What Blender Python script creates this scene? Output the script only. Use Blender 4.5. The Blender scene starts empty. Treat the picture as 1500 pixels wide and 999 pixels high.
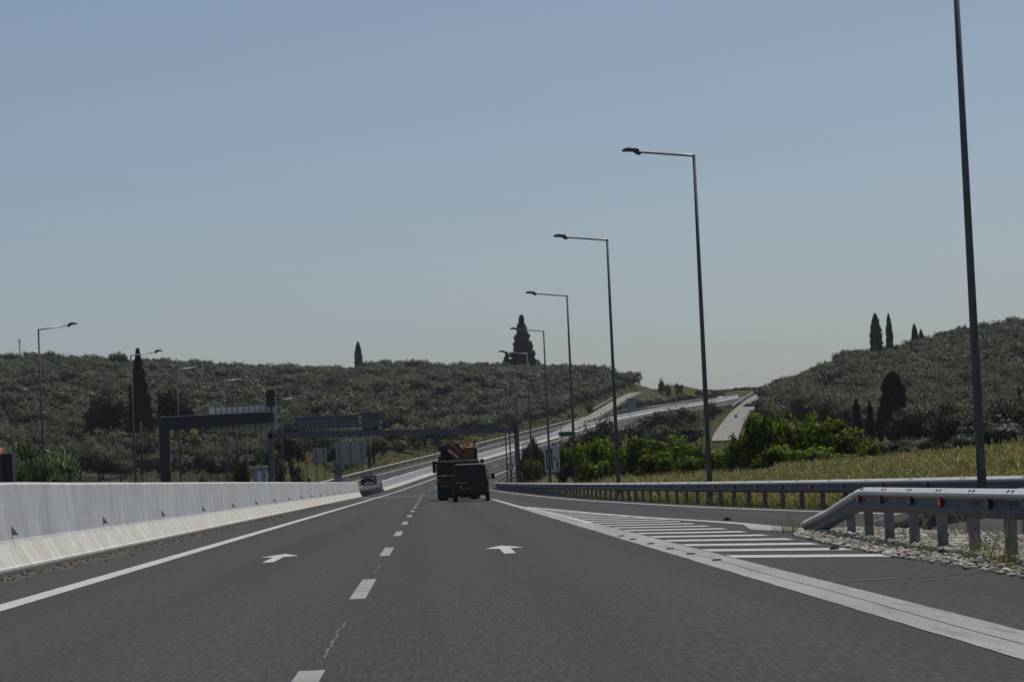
import bpy, math, random
import numpy as np
from mathutils import Vector, Matrix

random.seed(11)
rng = np.random.default_rng(11)
scene = bpy.context.scene
COL = scene.collection

# ------------------------------------------------------------------ camera
F, CXP, CYP = 4200.0, 750.0, 499.5
VPX, VPY, ROLL, HC = 631.0, 706.0, 0.045, 1.08
yh = Vector(((VPX - CXP) / F, -(VPY - CYP) / F, -1.0)).normalized()
xh = Vector((1.0, ROLL, 0.0))
xh = (xh - yh * xh.dot(yh)).normalized()
zh = xh.cross(yh)
RC = Matrix((xh, yh, zh))            # camera axes -> world axes
CAMP = Vector((0.0, 0.0, HC))
cam_data = bpy.data.cameras.new('camera')
cam_data.sensor_width = 36.0
cam_data.lens = F / 1500.0 * 36.0
cam_data.clip_start = 0.1
cam_data.clip_end = 12000.0
cam = bpy.data.objects.new('camera', cam_data)
cam.matrix_world = Matrix.Translation(CAMP) @ RC.to_4x4()
COL.objects.link(cam)
scene.camera = cam
RCi = RC.transposed()


def proj(p):
    v = RCi @ (Vector(p) - CAMP)
    return CXP + F * v.x / -v.z, CYP - F * v.y / -v.z


def ray(px, py):
    return RC @ Vector(((px - CXP) / F, -(py - CYP) / F, -1.0))


def unproj(px, py, Y):
    d = ray(px, py)
    return CAMP + d * (Y / d.y)


def at(px, Y, Z):
    """world point in image column px at distance Y and height Z"""
    X = (px - VPX) * Y / F
    for _ in range(4):
        X += (px - proj((X, Y, Z))[0]) * Y / F
    return Vector((X, Y, Z))


def zat(px, py, Y):
    return unproj(px, py, Y).z


# ------------------------------------------------------------------ materials
def nt(name):
    m = bpy.data.materials.new(name)
    m.use_nodes = True
    t = m.node_tree
    t.nodes.clear()
    out = t.nodes.new('ShaderNodeOutputMaterial')
    b = t.nodes.new('ShaderNodeBsdfPrincipled')
    t.links.new(b.outputs[0], out.inputs[0])
    return m, t, b, out


def N(t, typ, **kw):
    n = t.nodes.new(typ)
    for k, v in kw.items():
        setattr(n, k, v)
    return n


def noise(t, scale, detail=4.0, rough=0.55, vec=None, stretch=None):
    tc = N(t, 'ShaderNodeTexCoord')
    src = tc.outputs['Object'] if vec is None else vec
    if stretch is not None:
        mp = N(t, 'ShaderNodeMapping')
        mp.inputs['Scale'].default_value = stretch
        t.links.new(src, mp.inputs['Vector'])
        src = mp.outputs[0]
    n = N(t, 'ShaderNodeTexNoise')
    n.inputs['Scale'].default_value = scale
    n.inputs['Detail'].default_value = detail
    n.inputs['Roughness'].default_value = rough
    t.links.new(src, n.inputs['Vector'])
    return n.outputs['Fac']


def ramp(t, fac, stops):
    r = N(t, 'ShaderNodeValToRGB')
    el = r.color_ramp.elements
    while len(el) < len(stops):
        el.new(0.5)
    for e, (p, c) in zip(el, stops):
        e.position = p
        e.color = (c[0], c[1], c[2], 1.0) if isinstance(c, (tuple, list)) else (c, c, c, 1.0)
    t.links.new(fac, r.inputs[0])
    return r.outputs[0]


def mixc(t, fac, a, b, mode='MIX'):
    m = N(t, 'ShaderNodeMix', data_type='RGBA', blend_type=mode)
    for sock, v in ((m.inputs[0], fac), (m.inputs[6], a), (m.inputs[7], b)):
        if isinstance(v, (int, float)):
            sock.default_value = v
        elif isinstance(v, (tuple, list)):
            sock.default_value = (v[0], v[1], v[2], 1.0)
        else:
            t.links.new(v, sock)
    return m.outputs[2]


def bump(t, b, h, strength=0.3, dist=0.02):
    n = N(t, 'ShaderNodeBump')
    n.inputs['Strength'].default_value = strength
    n.inputs['Distance'].default_value = dist
    t.links.new(h, n.inputs['Height'])
    t.links.new(n.outputs[0], b.inputs['Normal'])


def simple(name, c, rough=0.6, metal=0.0, var=0.25, scale=6.0, spec=0.4, bmp=0.0, emit=None):
    m, t, b, o = nt(name)
    f = noise(t, scale, 6)
    lo = tuple(x * (1 - var) for x in c)
    hi = tuple(min(1, x * (1 + var)) for x in c)
    t.links.new(ramp(t, f, [(0.3, lo), (0.7, hi)]), b.inputs['Base Color'])
    b.inputs['Roughness'].default_value = rough
    b.inputs['Metallic'].default_value = metal
    b.inputs['Specular IOR Level'].default_value = spec
    if bmp:
        bump(t, b, f, bmp, 0.02)
    return m


def leafmat(name, stops, trans=0.25, rough=0.55, nrm=True, spec=0.15, tips=None, tint=False, vr=(0.8, 1.2)):
    m, t, b, o = nt(name)
    if nrm:      # leaves take the outward direction of their clump, stored per leaf
        an = N(t, 'ShaderNodeAttribute', attribute_name='nrm')
        vt = N(t, 'ShaderNodeVectorTransform', vector_type='NORMAL', convert_from='OBJECT', convert_to='WORLD')
        t.links.new(an.outputs['Vector'], vt.inputs[0])
        t.links.new(vt.outputs[0], b.inputs['Normal'])
    g = N(t, 'ShaderNodeNewGeometry')
    oi = N(t, 'ShaderNodeObjectInfo')
    col = ramp(t, g.outputs['Random Per Island'], stops)
    if tips:
        tp = N(t, 'ShaderNodeAttribute', attribute_name='tip')
        col = mixc(t, tp.outputs['Fac'], col, ramp(t, g.outputs['Random Per Island'], tips))
    hv = N(t, 'ShaderNodeHueSaturation')
    mr = N(t, 'ShaderNodeMapRange')
    mr.inputs[3].default_value = 0.8
    mr.inputs[4].default_value = 1.2
    if tint:
        ti = N(t, 'ShaderNodeAttribute', attribute_name='tint')
        t.links.new(ti.outputs['Fac'], mr.inputs[0])
    else:
        t.links.new(oi.outputs['Random'], mr.inputs[0])
    mr.inputs[3].default_value = vr[0]
    mr.inputs[4].default_value = vr[1]
    t.links.new(mr.outputs[0], hv.inputs['Value'])
    t.links.new(col, hv.inputs['Color'])
    t.links.new(hv.outputs[0], b.inputs['Base Color'])
    b.inputs['Roughness'].default_value = rough
    b.inputs['Specular IOR Level'].default_value = spec
    if trans > 0:
        tr = N(t, 'ShaderNodeBsdfTranslucent')
        hs = N(t, 'ShaderNodeHueSaturation')
        hs.inputs['Saturation'].default_value = 1.15
        hs.inputs['Value'].default_value = 1.3
        t.links.new(hv.outputs[0], hs.inputs['Color'])
        t.links.new(hs.outputs[0], tr.inputs['Color'])
        mx = N(t, 'ShaderNodeMixShader')
        mx.inputs[0].default_value = trans
        t.links.new(b.outputs[0], mx.inputs[1])
        t.links.new(tr.outputs[0], mx.inputs[2])
        t.links.new(mx.outputs[0], o.inputs[0])
    return m


M = {}
# asphalt -----------------------------------------------------------
def asphalt(name, base, streak=True):
    m, t, b, o = nt(name)
    fine = noise(t, 55, 3, 0.8)
    col = ramp(t, fine, [(0.30, tuple(x * 0.45 for x in base)), (0.55, base), (0.74, tuple(x * 2.3 for x in base))])
    big = noise(t, 1.0, 5, 0.6, stretch=(0.45, 0.03, 1))
    col = mixc(t, 1.0, col, ramp(t, big, [(0.3, 0.93), (0.7, 1.07)]), 'MULTIPLY')
    grain = noise(t, 1.0, 3, 0.7, stretch=(34, 2.6, 34))
    col = mixc(t, 1.0, col, ramp(t, grain, [(0.25, 0.62), (0.5, 0.98), (0.78, 1.65)]), 'MULTIPLY')
    spk = noise(t, 1.0, 2, 0.6, stretch=(52, 4.2, 52))
    col = mixc(t, ramp(t, spk, [(0.68, 0.0), (0.76, 0.8)]), col, (0.15, 0.15, 0.148))
    if streak:
        tcx = N(t, 'ShaderNodeTexCoord'); sx = N(t, 'ShaderNodeSeparateXYZ')
        t.links.new(tcx.outputs['Object'], sx.inputs[0])
        m1 = N(t, 'ShaderNodeMath', operation='MULTIPLY_ADD'); m1.inputs[1].default_value = 2 * math.pi / 1.78; m1.inputs[2].default_value = -1.2
        t.links.new(sx.outputs['X'], m1.inputs[0])
        m2 = N(t, 'ShaderNodeMath', operation='COSINE'); t.links.new(m1.outputs[0], m2.inputs[0])
        m3 = N(t, 'ShaderNodeMath', operation='MULTIPLY_ADD'); m3.inputs[1].default_value = .5; m3.inputs[2].default_value = .5
        t.links.new(m2.outputs[0], m3.inputs[0])
        col = mixc(t, 1.0, col, ramp(t, m3.outputs[0], [(0.1, 0.95), (0.9, 1.08)]), 'MULTIPLY')
        pt = noise(t, 1.0, 3, 0.5, stretch=(0.5, 0.06, 1))
        col = mixc(t, ramp(t, pt, [(0.66, 0.0), (0.72, 0.35)]), col, (0.038, 0.038, 0.039))
        st = noise(t, 1.0, 4, 0.6, stretch=(1.1, 0.012, 1))
        col = mixc(t, 1.0, col, ramp(t, st, [(0.3, 0.90), (0.7, 1.10)]), 'MULTIPLY')
    t.links.new(col, b.inputs['Base Color'])
    b.inputs['Roughness'].default_value = 0.85
    b.inputs['Specular IOR Level'].default_value = 0.12
    bump(t, b, fine, 0.5, 0.006)
    return m


M['asphalt'] = asphalt('asphalt', (0.054, 0.055, 0.0555))
M['asphalt_pale'] = asphalt('pale_asphalt', (0.24, 0.225, 0.20), False)


def paint(name, c, wear=0.45):
    m, t, b, o = nt(name)
    f = noise(t, 30, 6, 0.75)
    f2 = noise(t, 2.2, 5, 0.6)
    col = ramp(t, f, [(0.28, tuple(x * (1 - wear) for x in c)), (0.55, c)])
    col = mixc(t, 1.0, col, ramp(t, f2, [(0.3, 0.75), (0.7, 1.05)]), 'MULTIPLY')
    t.links.new(col, b.inputs['Base Color'])
    b.inputs['Roughness'].default_value = 0.75
    b.inputs['Specular IOR Level'].default_value = 0.2
    bump(t, b, f, 0.4, 0.005)
    return m


M['paint'] = paint('road_paint', (0.55, 0.55, 0.53), 0.55)
M['paint_worn'] = paint('worn_road_paint', (0.30, 0.30, 0.295), 0.7)
def band_mat():
    m, t, b, o = nt('worn_band_paint')
    f = noise(t, 26, 6, 0.8)
    g = noise(t, 1.0, 6, 0.7, stretch=(7, .55, 1))
    h = noise(t, 1.0, 4, 0.65, stretch=(1.2, .12, 1))
    col = ramp(t, f, [(0.30, (0.17, 0.17, 0.168)), (0.55, (0.345, 0.345, 0.337))])
    col = mixc(t, ramp(t, g, [(0.30, 0.75), (0.48, 0.0)]), col, (0.15, 0.15, 0.15))
    col = mixc(t, 1.0, col, ramp(t, h, [(0.3, 0.80), (0.7, 1.15)]), 'MULTIPLY')
    t.links.new(col, b.inputs['Base Color'])
    b.inputs['Roughness'].default_value = 0.8
    b.inputs['Specular IOR Level'].default_value = 0.15
    bump(t, b, f, 0.5, 0.006)
    return m


M['paint_band'] = band_mat()
M['trace_mirage_paint'] = paint('trace_mirage_paint', (0.17, 0.17, 0.168), 0.6)  # grey of the old line traces and of the painted mirage band
M['paint_dash'] = paint('grey_road_paint', (0.34, 0.34, 0.33), 0.6)
M['tar'] = simple('tar', (0.018, 0.018, 0.019), 0.6, 0, 0.3, 20)
M['dirt'] = simple('dirt', (0.085, 0.079, 0.068), 0.95, 0, 0.5, 9, 0.1, 0.5)

# barrier concrete ---------------------------------------------------
def barrier_mat():
    m, t, b, o = nt('barrier_concrete')
    tc = N(t, 'ShaderNodeTexCoord')
    sp = N(t, 'ShaderNodeSeparateXYZ')
    t.links.new(tc.outputs['Object'], sp.inputs[0])
    # Attribute 'prof' = height up the profile, stored per vertex
    at_ = N(t, 'ShaderNodeAttribute', attribute_name='prof')
    hz = at_.outputs['Fac']
    # lean vertical streaks
    ln = N(t, 'ShaderNodeMapping', vector_type='TEXTURE')      # streaks lean a little, as the formwork left them
    ln.inputs['Rotation'].default_value = (0.10, 0, 0)
    t.links.new(tc.outputs['Object'], ln.inputs['Vector'])
    st = noise(t, 1.0, 6, 0.72, vec=ln.outputs[0], stretch=(0.3, 1.05, 0.30))
    st2 = noise(t, 1.0, 5, 0.75, vec=ln.outputs[0], stretch=(1.5, 3.2, 0.8))
    blot = noise(t, 1.7, 9, 0.78)
    cloud = noise(t, 0.45, 6, 0.65)
    pits = noise(t, 17, 3, 0.6)
    up = ramp(t, blot, [(0.25, (0.38, 0.395, 0.405)), (0.5, (0.53, 0.545, 0.55)), (0.75, (0.62, 0.635, 0.64))])
    up = mixc(t, 1.0, up, ramp(t, cloud, [(0.3, 0.84), (0.7, 1.12)]), 'MULTIPLY')
    up = mixc(t, ramp(t, st, [(0.60, 0.0), (0.70, 0.55)]), up, (0.72, 0.73, 0.73))
    up = mixc(t, ramp(t, st, [(0.30, 0.45), (0.40, 0.0)]), up, (0.34, 0.34, 0.35))
    scuff = noise(t, 1.0, 6, 0.7, stretch=(1, .45, 5.0))
    up = mixc(t, ramp(t, scuff, [(0.66, 0.0), (0.74, 0.45)]), up, (0.30, 0.30, 0.31))
    lo = ramp(t, blot, [(0.3, (0.50, 0.47, 0.40)), (0.7, (0.60, 0.58, 0.52))])
    lo = mixc(t, ramp(t, st2, [(0.50, 0.0), (0.60, 0.85)]), lo, (0.68, 0.69, 0.69))
    spk = noise(t, 9, 5, 0.75)
    lo = mixc(t, ramp(t, spk, [(0.30, 0.7), (0.40, 0.0)]), lo, (0.30, 0.29, 0.27))
    low = ramp(t, hz, [(0.055, 0.0), (0.075, 1.0)])      # darker brownish plinth
    lo = mixc(t, low, (0.17, 0.16, 0.145), lo)
    col = mixc(t, ramp(t, hz, [(0.452, 0.0), (0.468, 1.0)]), lo, up)  # warm sunlit slope below, bluish shaded face above, put into the colour
    col = mixc(t, ramp(t, pits, [(0.29, 0.75), (0.37, 0.0)]), col, (0.3, 0.3, 0.3))
    # casting joints every 6.1 m
    md = N(t, 'ShaderNodeMath', operation='MODULO'); md.inputs[1].default_value = 6.075
    ad = N(t, 'ShaderNodeMath', operation='ADD'); ad.inputs[1].default_value = 95.78
    t.links.new(sp.outputs['Y'], ad.inputs[0]); t.links.new(ad.outputs[0], md.inputs[0])
    jl = N(t, 'ShaderNodeMath', operation='LESS_THAN'); jl.inputs[1].default_value = 0.03
    t.links.new(md.outputs[0], jl.inputs[0])
    jm = N(t, 'ShaderNodeMath', operation='MULTIPLY'); jm.inputs[1].default_value = 0.85
    t.links.new(jl.outputs[0], jm.inputs[0])
    col = mixc(t, jm.outputs[0], col, (0.22, 0.22, 0.23))
    t.links.new(col, b.inputs['Base Color'])
    b.inputs['Roughness'].default_value = 0.9
    b.inputs['Specular IOR Level'].default_value = 0.2
    bump(t, b, pits, 0.4, 0.01)
    return m


M['barrier'] = barrier_mat()
def galv_mat():
    m, t, b, o = nt('galvanised_steel')
    # the road side of the beam is dark grey, its top edge pale
    cl = N(t, 'ShaderNodeAttribute', attribute_name='upper_edge')
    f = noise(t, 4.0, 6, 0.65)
    dark_face = ramp(t, f, [(0.3, (0.060, 0.062, 0.064)), (0.7, (0.105, 0.108, 0.112))])
    pale_edge = ramp(t, f, [(0.3, (0.50, 0.51, 0.52)), (0.7, (0.60, 0.61, 0.62))])
    t.links.new(mixc(t, cl.outputs['Fac'], dark_face, pale_edge), b.inputs['Base Color'])
    b.inputs['Roughness'].default_value = 0.6
    b.inputs['Metallic'].default_value = 0.15
    b.inputs['Specular IOR Level'].default_value = 0.25
    return m


M['galv'] = galv_mat()
M['galv_post'] = simple('galvanised_post', (0.17, 0.175, 0.18), 0.65, 0.2, 0.35, 7.0, 0.3)
M['pole'] = simple('lamp_pole_steel', (0.108, 0.113, 0.12), 0.65, 0.1, 0.15, 3.0)
M['arm'] = simple('lamp_arm_steel', (0.34, 0.35, 0.36), 0.4, 0.5, 0.1, 3.0)
M['lum'] = simple('luminaire_grey', (0.085, 0.09, 0.095), 0.5, 0.1, 0.1)
M['lens'] = simple('luminaire_glass', (0.30, 0.31, 0.31), 0.25, 0, 0.1)
M['reflector_red'] = simple('red_reflector', (0.42, 0.012, 0.010), 0.25, 0, 0.1, 5, 0.6)
M['reflector_dark'] = simple('dark_reflector', (0.055, 0.05, 0.045), 0.35, 0, 0.2, 9, 0.5)
M['reflector_grey'] = simple('grey_reflector', (0.30, 0.30, 0.29), 0.5, 0, 0.2, 9, 0.4)
M['gantry'] = simple('gantry_steel', (0.040, 0.042, 0.05), 0.6, 0.1, 0.15, 2.0)
M['gantry2'] = simple('gantry_grey', (0.10, 0.108, 0.12), 0.6, 0.1, 0.15, 2.0)
M['alu'] = simple('aluminium_back', (0.56, 0.57, 0.58), 0.55, 0.15, 0.12, 3.0)
M['board_grey'] = simple('grey_board_back', (0.33, 0.33, 0.325), 0.7, 0, 0.12, 3.0, 0.2)
M['alu_bar'] = simple('sign_stiffener', (0.10, 0.105, 0.11), 0.6, 0.2, 0.15)
M['vms'] = simple('dark_blue_panel', (0.085, 0.093, 0.110), 0.6, 0.1, 0.15, 1.5)
M['black'] = simple('black_plastic', (0.012, 0.012, 0.013), 0.5, 0, 0.2)
M['rubber'] = simple('tyre_rubber', (0.018, 0.018, 0.018), 0.85, 0, 0.25, 20)
M['white'] = simple('white_sheet', (0.46, 0.47, 0.48), 0.5, 0, 0.08, 3.0)
M['sign_black'] = simple('sign_black', (0.012, 0.012, 0.014), 0.5, 0, 0.1)
M['green_sign'] = simple('green_sign', (0.010, 0.085, 0.060), 0.5, 0, 0.1)
M['blue_sign'] = simple('blue_sign', (0.02, 0.05, 0.16), 0.5, 0, 0.1)
M['teal'] = simple('teal_box', (0.03, 0.085, 0.105), 0.5, 0, 0.2)
M['orange'] = simple('orange_sign', (0.45, 0.12, 0.02), 0.5, 0, 0.1)
M['wood_pole'] = simple('old_wood', (0.055, 0.045, 0.036), 0.9, 0, 0.3, 4)
M['concrete'] = simple('pale_concrete', (0.27, 0.28, 0.285), 0.9, 0, 0.12, 2, 0.2, 0.2)
M['bark'] = simple('bark', (0.085, 0.068, 0.052), 0.95, 0, 0.4, 6, 0.1, 0.6)
M['gravelbed'] = simple('gravel_bed', (0.27, 0.25, 0.21), 0.95, 0, 0.6, 28, 0.1, 0.8)
M['red_van'] = simple('van_red_paint', (0.045, 0.010, 0.010), 0.5, 0, 0.2, 1.2, 0.3)
M['red_dark'] = simple('crane_red_paint', (0.085, 0.007, 0.010), 0.4, 0, 0.25, 2, 0.5)
M['red_lit'] = simple('crane_lit_red', (0.50, 0.22, 0.22), 0.45, 0, 0.15, 2, 0.5)  # pink of the sunlit boom edge, put into the colour
M['glass'] = simple('dark_glass', (0.007, 0.010, 0.012), 0.2, 0, 0.1, 1, 0.25)
M['lamp_red'] = simple('tail_lamp', (0.07, 0.008, 0.007), 0.3, 0, 0.1)
M['lamp_amber'] = simple('amber_lamp', (0.20, 0.09, 0.015), 0.3, 0, 0.1)
M['lamp_white'] = simple('head_lamp', (0.85, 0.85, 0.83), 0.15, 0.3, 0.03, 1, 0.8)
M['chrome'] = simple('bright_trim', (0.45, 0.46, 0.47), 0.3, 0.6, 0.1)
M['plate'] = simple('plate_dusty', (0.10, 0.10, 0.095), 0.5, 0, 0.05)
M['machine'] = simple('machine_orange', (0.19, 0.068, 0.008), 0.5, 0, 0.25, 2)
M['wood_side'] = simple('truck_wood', (0.048, 0.036, 0.020), 0.85, 0, 0.45, 7, 0.2, 0.3)
M['truck_grey'] = simple('truck_chassis', (0.030, 0.030, 0.032), 0.7, 0, 0.3, 4)
M['truck_cab'] = simple('truck_cab_paint', (0.035, 0.037, 0.045), 0.5, 0, 0.2, 2)
M['car_dark'] = simple('car_dark_paint', (0.008, 0.012, 0.018), 0.75, 0.0, 0.1, 1, 0.03)
M['car_white'] = simple('car_white_paint', (0.75, 0.75, 0.75), 0.3, 0, 0.05, 1, 0.5)
M['cloth'] = simple('dark_cloth', (0.02, 0.016, 0.018), 0.9, 0, 0.3)
M['skin'] = simple('skin', (0.30, 0.17, 0.11), 0.6, 0, 0.1)
M['roof_tile'] = simple('orange_tile', (0.22, 0.075, 0.03), 0.8, 0, 0.3, 5)
M['hut'] = simple('dark_hut_wall', (0.030, 0.032, 0.038), 0.8, 0, 0.2, 2)
M['fence'] = simple('fence_post', (0.28, 0.265, 0.225), 0.85, 0, 0.3, 4)

# foliage
M['olive'] = leafmat('olive_leaves', [(0.0, (0.058, 0.072, 0.043)), (0.5, (0.083, 0.101, 0.062)), (0.92, (0.108, 0.128, 0.084)), (1.0, (0.17, 0.19, 0.145))], 0.08, 0.7, vr=(0.62, 1.36))
M['olive_far'] = leafmat('far_olive_leaves', [(0.0, (0.058, 0.072, 0.043)), (0.5, (0.083, 0.101, 0.062)), (0.92, (0.108, 0.128, 0.084)), (1.0, (0.17, 0.19, 0.145))], 0.08, 0.7, tint=True, vr=(0.62, 1.36))
M['olive_silver'] = leafmat('silver_olive_leaves', [(0.0, (0.030, 0.042, 0.022)), (0.6, (0.062, 0.078, 0.046)), (0.93, (0.10, 0.115, 0.08)), (1.0, (0.34, 0.36, 0.30))], 0.15, 0.5, spec=0.3)
M['cypress'] = leafmat('cypress_leaves', [(0.0, (0.012, 0.020, 0.013)), (0.7, (0.024, 0.036, 0.022)), (1.0, (0.042, 0.056, 0.034))], 0.04, 0.8)
M['darktree'] = leafmat('dark_tree_leaves', [(0.0, (0.012, 0.020, 0.010)), (0.7, (0.023, 0.033, 0.015)), (1.0, (0.042, 0.054, 0.024))], 0.10, 0.7)
M['bright'] = leafmat('bright_leaves', [(0.0, (0.028, 0.052, 0.006)), (0.5, (0.068, 0.108, 0.011)), (0.85, (0.110, 0.155, 0.016)), (1.0, (0.17, 0.205, 0.04))], 0.38, 0.6)
M['shrub'] = leafmat('shrub_leaves', [(0.0, (0.026, 0.042, 0.016)), (0.6, (0.052, 0.076, 0.030)), (1.0, (0.095, 0.115, 0.052))], 0.18, 0.65)
M['oleander'] = leafmat('oleander_leaves', [(0.0, (0.030, 0.055, 0.016)), (0.6, (0.075, 0.115, 0.036)), (0.9, (0.15, 0.19, 0.08)), (1.0, (0.26, 0.29, 0.17))], 0.3, 0.5, spec=0.3)
M['stone'] = leafmat('limestone_chip', [(0.0, (0.20, 0.185, 0.155)), (0.35, (0.44, 0.41, 0.35)), (0.8, (0.58, 0.55, 0.49)), (1.0, (0.70, 0.67, 0.61))], 0.0, 0.9, False, 0.15)
GREENS = [(0.0, (0.058, 0.080, 0.016)), (0.5, (0.105, 0.120, 0.030)), (1.0, (0.18, 0.18, 0.06))]
GOLDS = [(0.0, (0.19, 0.17, 0.065)), (0.5, (0.34, 0.30, 0.14)), (1.0, (0.54, 0.48, 0.29))]
M['drygrass'] = leafmat('dry_grass', GREENS, 0.35, 0.8, False, 0.1, GOLDS)
M['slopegrass'] = leafmat('slope_grass', [(0.0, (0.045, 0.055, 0.022)), (0.5, (0.075, 0.080, 0.034)), (1.0, (0.11, 0.11, 0.055))], 0.2, 0.9, False, 0.1, [(0.0, (0.085, 0.078, 0.038)), (0.5, (0.13, 0.115, 0.058)), (1.0, (0.19, 0.165, 0.095))])
M['weed'] = leafmat('weed_leaves', GREENS, 0.35, 0.8, False, 0.1, GOLDS)


def ground_mat():
    m, t, b, o = nt('ground_cover')
    f1 = noise(t, 0.035, 7, 0.62)
    f2 = noise(t, 0.6, 6, 0.7)
    f3 = noise(t, 6.0, 4, 0.7)
    col = ramp(t, f1, [(0.36, (0.045, 0.052, 0.022)), (0.5, (0.080, 0.076, 0.036)), (0.66, (0.125, 0.108, 0.058))])
    col = mixc(t, ramp(t, f2, [(0.35, 0.0), (0.62, 0.75)]), col, (0.055, 0.060, 0.025))
    col = mixc(t, 1.0, col, ramp(t, f3, [(0.3, 0.65), (0.7, 1.3)]), 'MULTIPLY')
    t.links.new(col, b.inputs['Base Color'])
    b.inputs['Roughness'].default_value = 1.0
    b.inputs['Specular IOR Level'].default_value = 0.05
    bump(t, b, f3, 0.8, 0.2)
    return m


M['ground'] = ground_mat()


# ------------------------------------------------------------------ mesh helpers
class MB:
    def __init__(self):
        self.v, self.f, self.mi = [], [], []

    def add(self, vs, fs, mi=0):
        o = len(self.v)
        self.v += [tuple(p) for p in vs]
        for f in fs:
            self.f.append([i + o for i in f])
            self.mi.append(mi)

    def box(self, c, s, mi=0, rot=None, bev=0.0):
        x, y, z = s[0] / 2, s[1] / 2, s[2] / 2
        if bev > 0:
            b = min(bev, x * 0.49, y * 0.49, z * 0.49)
            # chamfered box: outline octagon in plan, chamfered top and bottom
            def ring(ix, iy, zz):
                return [(-ix + b, -iy, zz), (ix - b, -iy, zz), (ix, -iy + b, zz), (ix, iy - b, zz),
                        (ix - b, iy, zz), (-ix + b, iy, zz), (-ix, iy - b, zz), (-ix, -iy + b, zz)]
            vs = ring(x - b * .7, y - b * .7, -z) + ring(x, y, -z + b) + ring(x, y, z - b) + ring(x - b * .7, y - b * .7, z)
            fs = [list(range(7, -1, -1)), list(range(24, 32))]
            for k in range(3):
                for i in range(8):
                    j = (i + 1) % 8
                    fs.append([k * 8 + i, k * 8 + j, k * 8 + 8 + j, k * 8 + 8 + i])
        else:
            vs = [(-x, -y, -z), (x, -y, -z), (x, y, -z), (-x, y, -z), (-x, -y, z), (x, -y, z), (x, y, z), (-x, y, z)]
            fs = [[3, 2, 1, 0], [4, 5, 6, 7], [0, 1, 5, 4], [1, 2, 6, 5], [2, 3, 7, 6], [3, 0, 4, 7]]
        vs = [Vector(p) for p in vs]
        if rot is not None:
            vs = [rot @ p for p in vs]
        self.add([p + Vector(c) for p in vs], fs, mi)
        return self

    def tube(self, pts, rad, n=8, mi=0, cap=True):
        pts = [Vector(p) for p in pts]
        if not isinstance(rad, (list, tuple)):
            rad = [rad] * len(pts)
        vs, fs = [], []
        up = None
        for i, p in enumerate(pts):
            d = (pts[min(i + 1, len(pts) - 1)] - pts[max(i - 1, 0)]).normalized()
            if up is None:
                up = Vector((0, 0, 1)) if abs(d.z) < 0.9 else Vector((1, 0, 0))
            a = d.cross(up).normalized()
            b = d.cross(a).normalized()
            up = -b if False else up
            for k in range(n):
                an = 2 * math.pi * k / n
                vs.append(p + (a * math.cos(an) + b * math.sin(an)) * rad[i])
        for i in range(len(pts) - 1):
            for k in range(n):
                j = (k + 1) % n
                fs.append([i * n + k, i * n + j, (i + 1) * n + j, (i + 1) * n + k])
        if cap:
            fs.append(list(range(n - 1, -1, -1)))
            fs.append([(len(pts) - 1) * n + k for k in range(n)])
        self.add(vs, fs, mi)
        return self

    def loft(self, rings, mi=0, cap=True):
        n = len(rings[0])
        vs = [p for r in rings for p in r]
        fs = []
        for i in range(len(rings) - 1):
            for k in range(n):
                j = (k + 1) % n
                fs.append([i * n + k, i * n + j, (i + 1) * n + j, (i + 1) * n + k])
        if cap:
            fs.append(list(range(n - 1, -1, -1)))
            fs.append([(len(rings) - 1) * n + k for k in range(n)])
        self.add(vs, fs, mi)
        return self

    def prism(self, poly, axis, a, b, mi=0):
        """polygon in the plane across axis ('x','y','z'), from a to b along it"""
        def P(u, v, w):
            return {'x': (w, u, v), 'y': (u, w, v), 'z': (u, v, w)}[axis]
        n = len(poly)
        vs = [P(u, v, a) for u, v in poly] + [P(u, v, b) for u, v in poly]
        fs = [list(range(n - 1, -1, -1)), list(range(n, 2 * n))]
        for k in range(n):
            j = (k + 1) % n
            fs.append([k, j, n + j, n + k])
        self.add(vs, fs, mi)
        return self

    def wheel(self, c, r, w, mi=0, n=18, inner=None):
        """solid of revolution about the x axis"""
        prof = [(-w / 2, r * 0.62), (-w / 2, r * 0.93), (-w * .36, r), (w * .36, r), (w / 2, r * 0.93), (w / 2, r * 0.62)]
        if inner:
            prof = inner
        rings = []
        for k in range(n):
            an = 2 * math.pi * k / n
            rings.append([(c[0] + u, c[1] + q * math.cos(an), c[2] + q * math.sin(an)) for u, q in prof])
        m = len(prof)
        vs = [p for q in rings for p in q]
        fs = []
        for k in range(n):
            j = (k + 1) % n
            for i in range(m - 1):
                fs.append([k * m + i, k * m + i + 1, j * m + i + 1, j * m + i])
            fs.append([k * m + m - 1, k * m, j * m, j * m + m - 1])
        self.add(vs, fs, mi)
        return self

    def build(self, name, mats, parent=None, loc=None, smooth=False, world=False, rotz=0.0):
        if not isinstance(mats, (list, tuple)):
            mats = [mats]
        me = bpy.data.meshes.new(name)
        v = self.v
        off = None
        if world and parent is not None:
            off = Vector(parent.location)
            if parent.parent is not None:
                off = off + Vector(parent.parent.location)
        elif world and loc is not None:
            off = Vector(loc)
        if off is not None:
            v = [(p[0] - off.x, p[1] - off.y, p[2] - off.z) for p in v]
        me.from_pydata(v, [], self.f)
        for mt in mats:
            me.materials.append(mt)
        if len(mats) > 1:
            me.polygons.foreach_set('material_index', self.mi)
        if smooth:
            me.polygons.foreach_set('use_smooth', [True] * len(self.f))
        me.update()
        o = bpy.data.objects.new(name, me)
        COL.objects.link(o)
        if parent is not None:
            o.parent = parent
        elif loc is not None:
            o.location = loc
            o.rotation_euler.z = rotz
        return o


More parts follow.
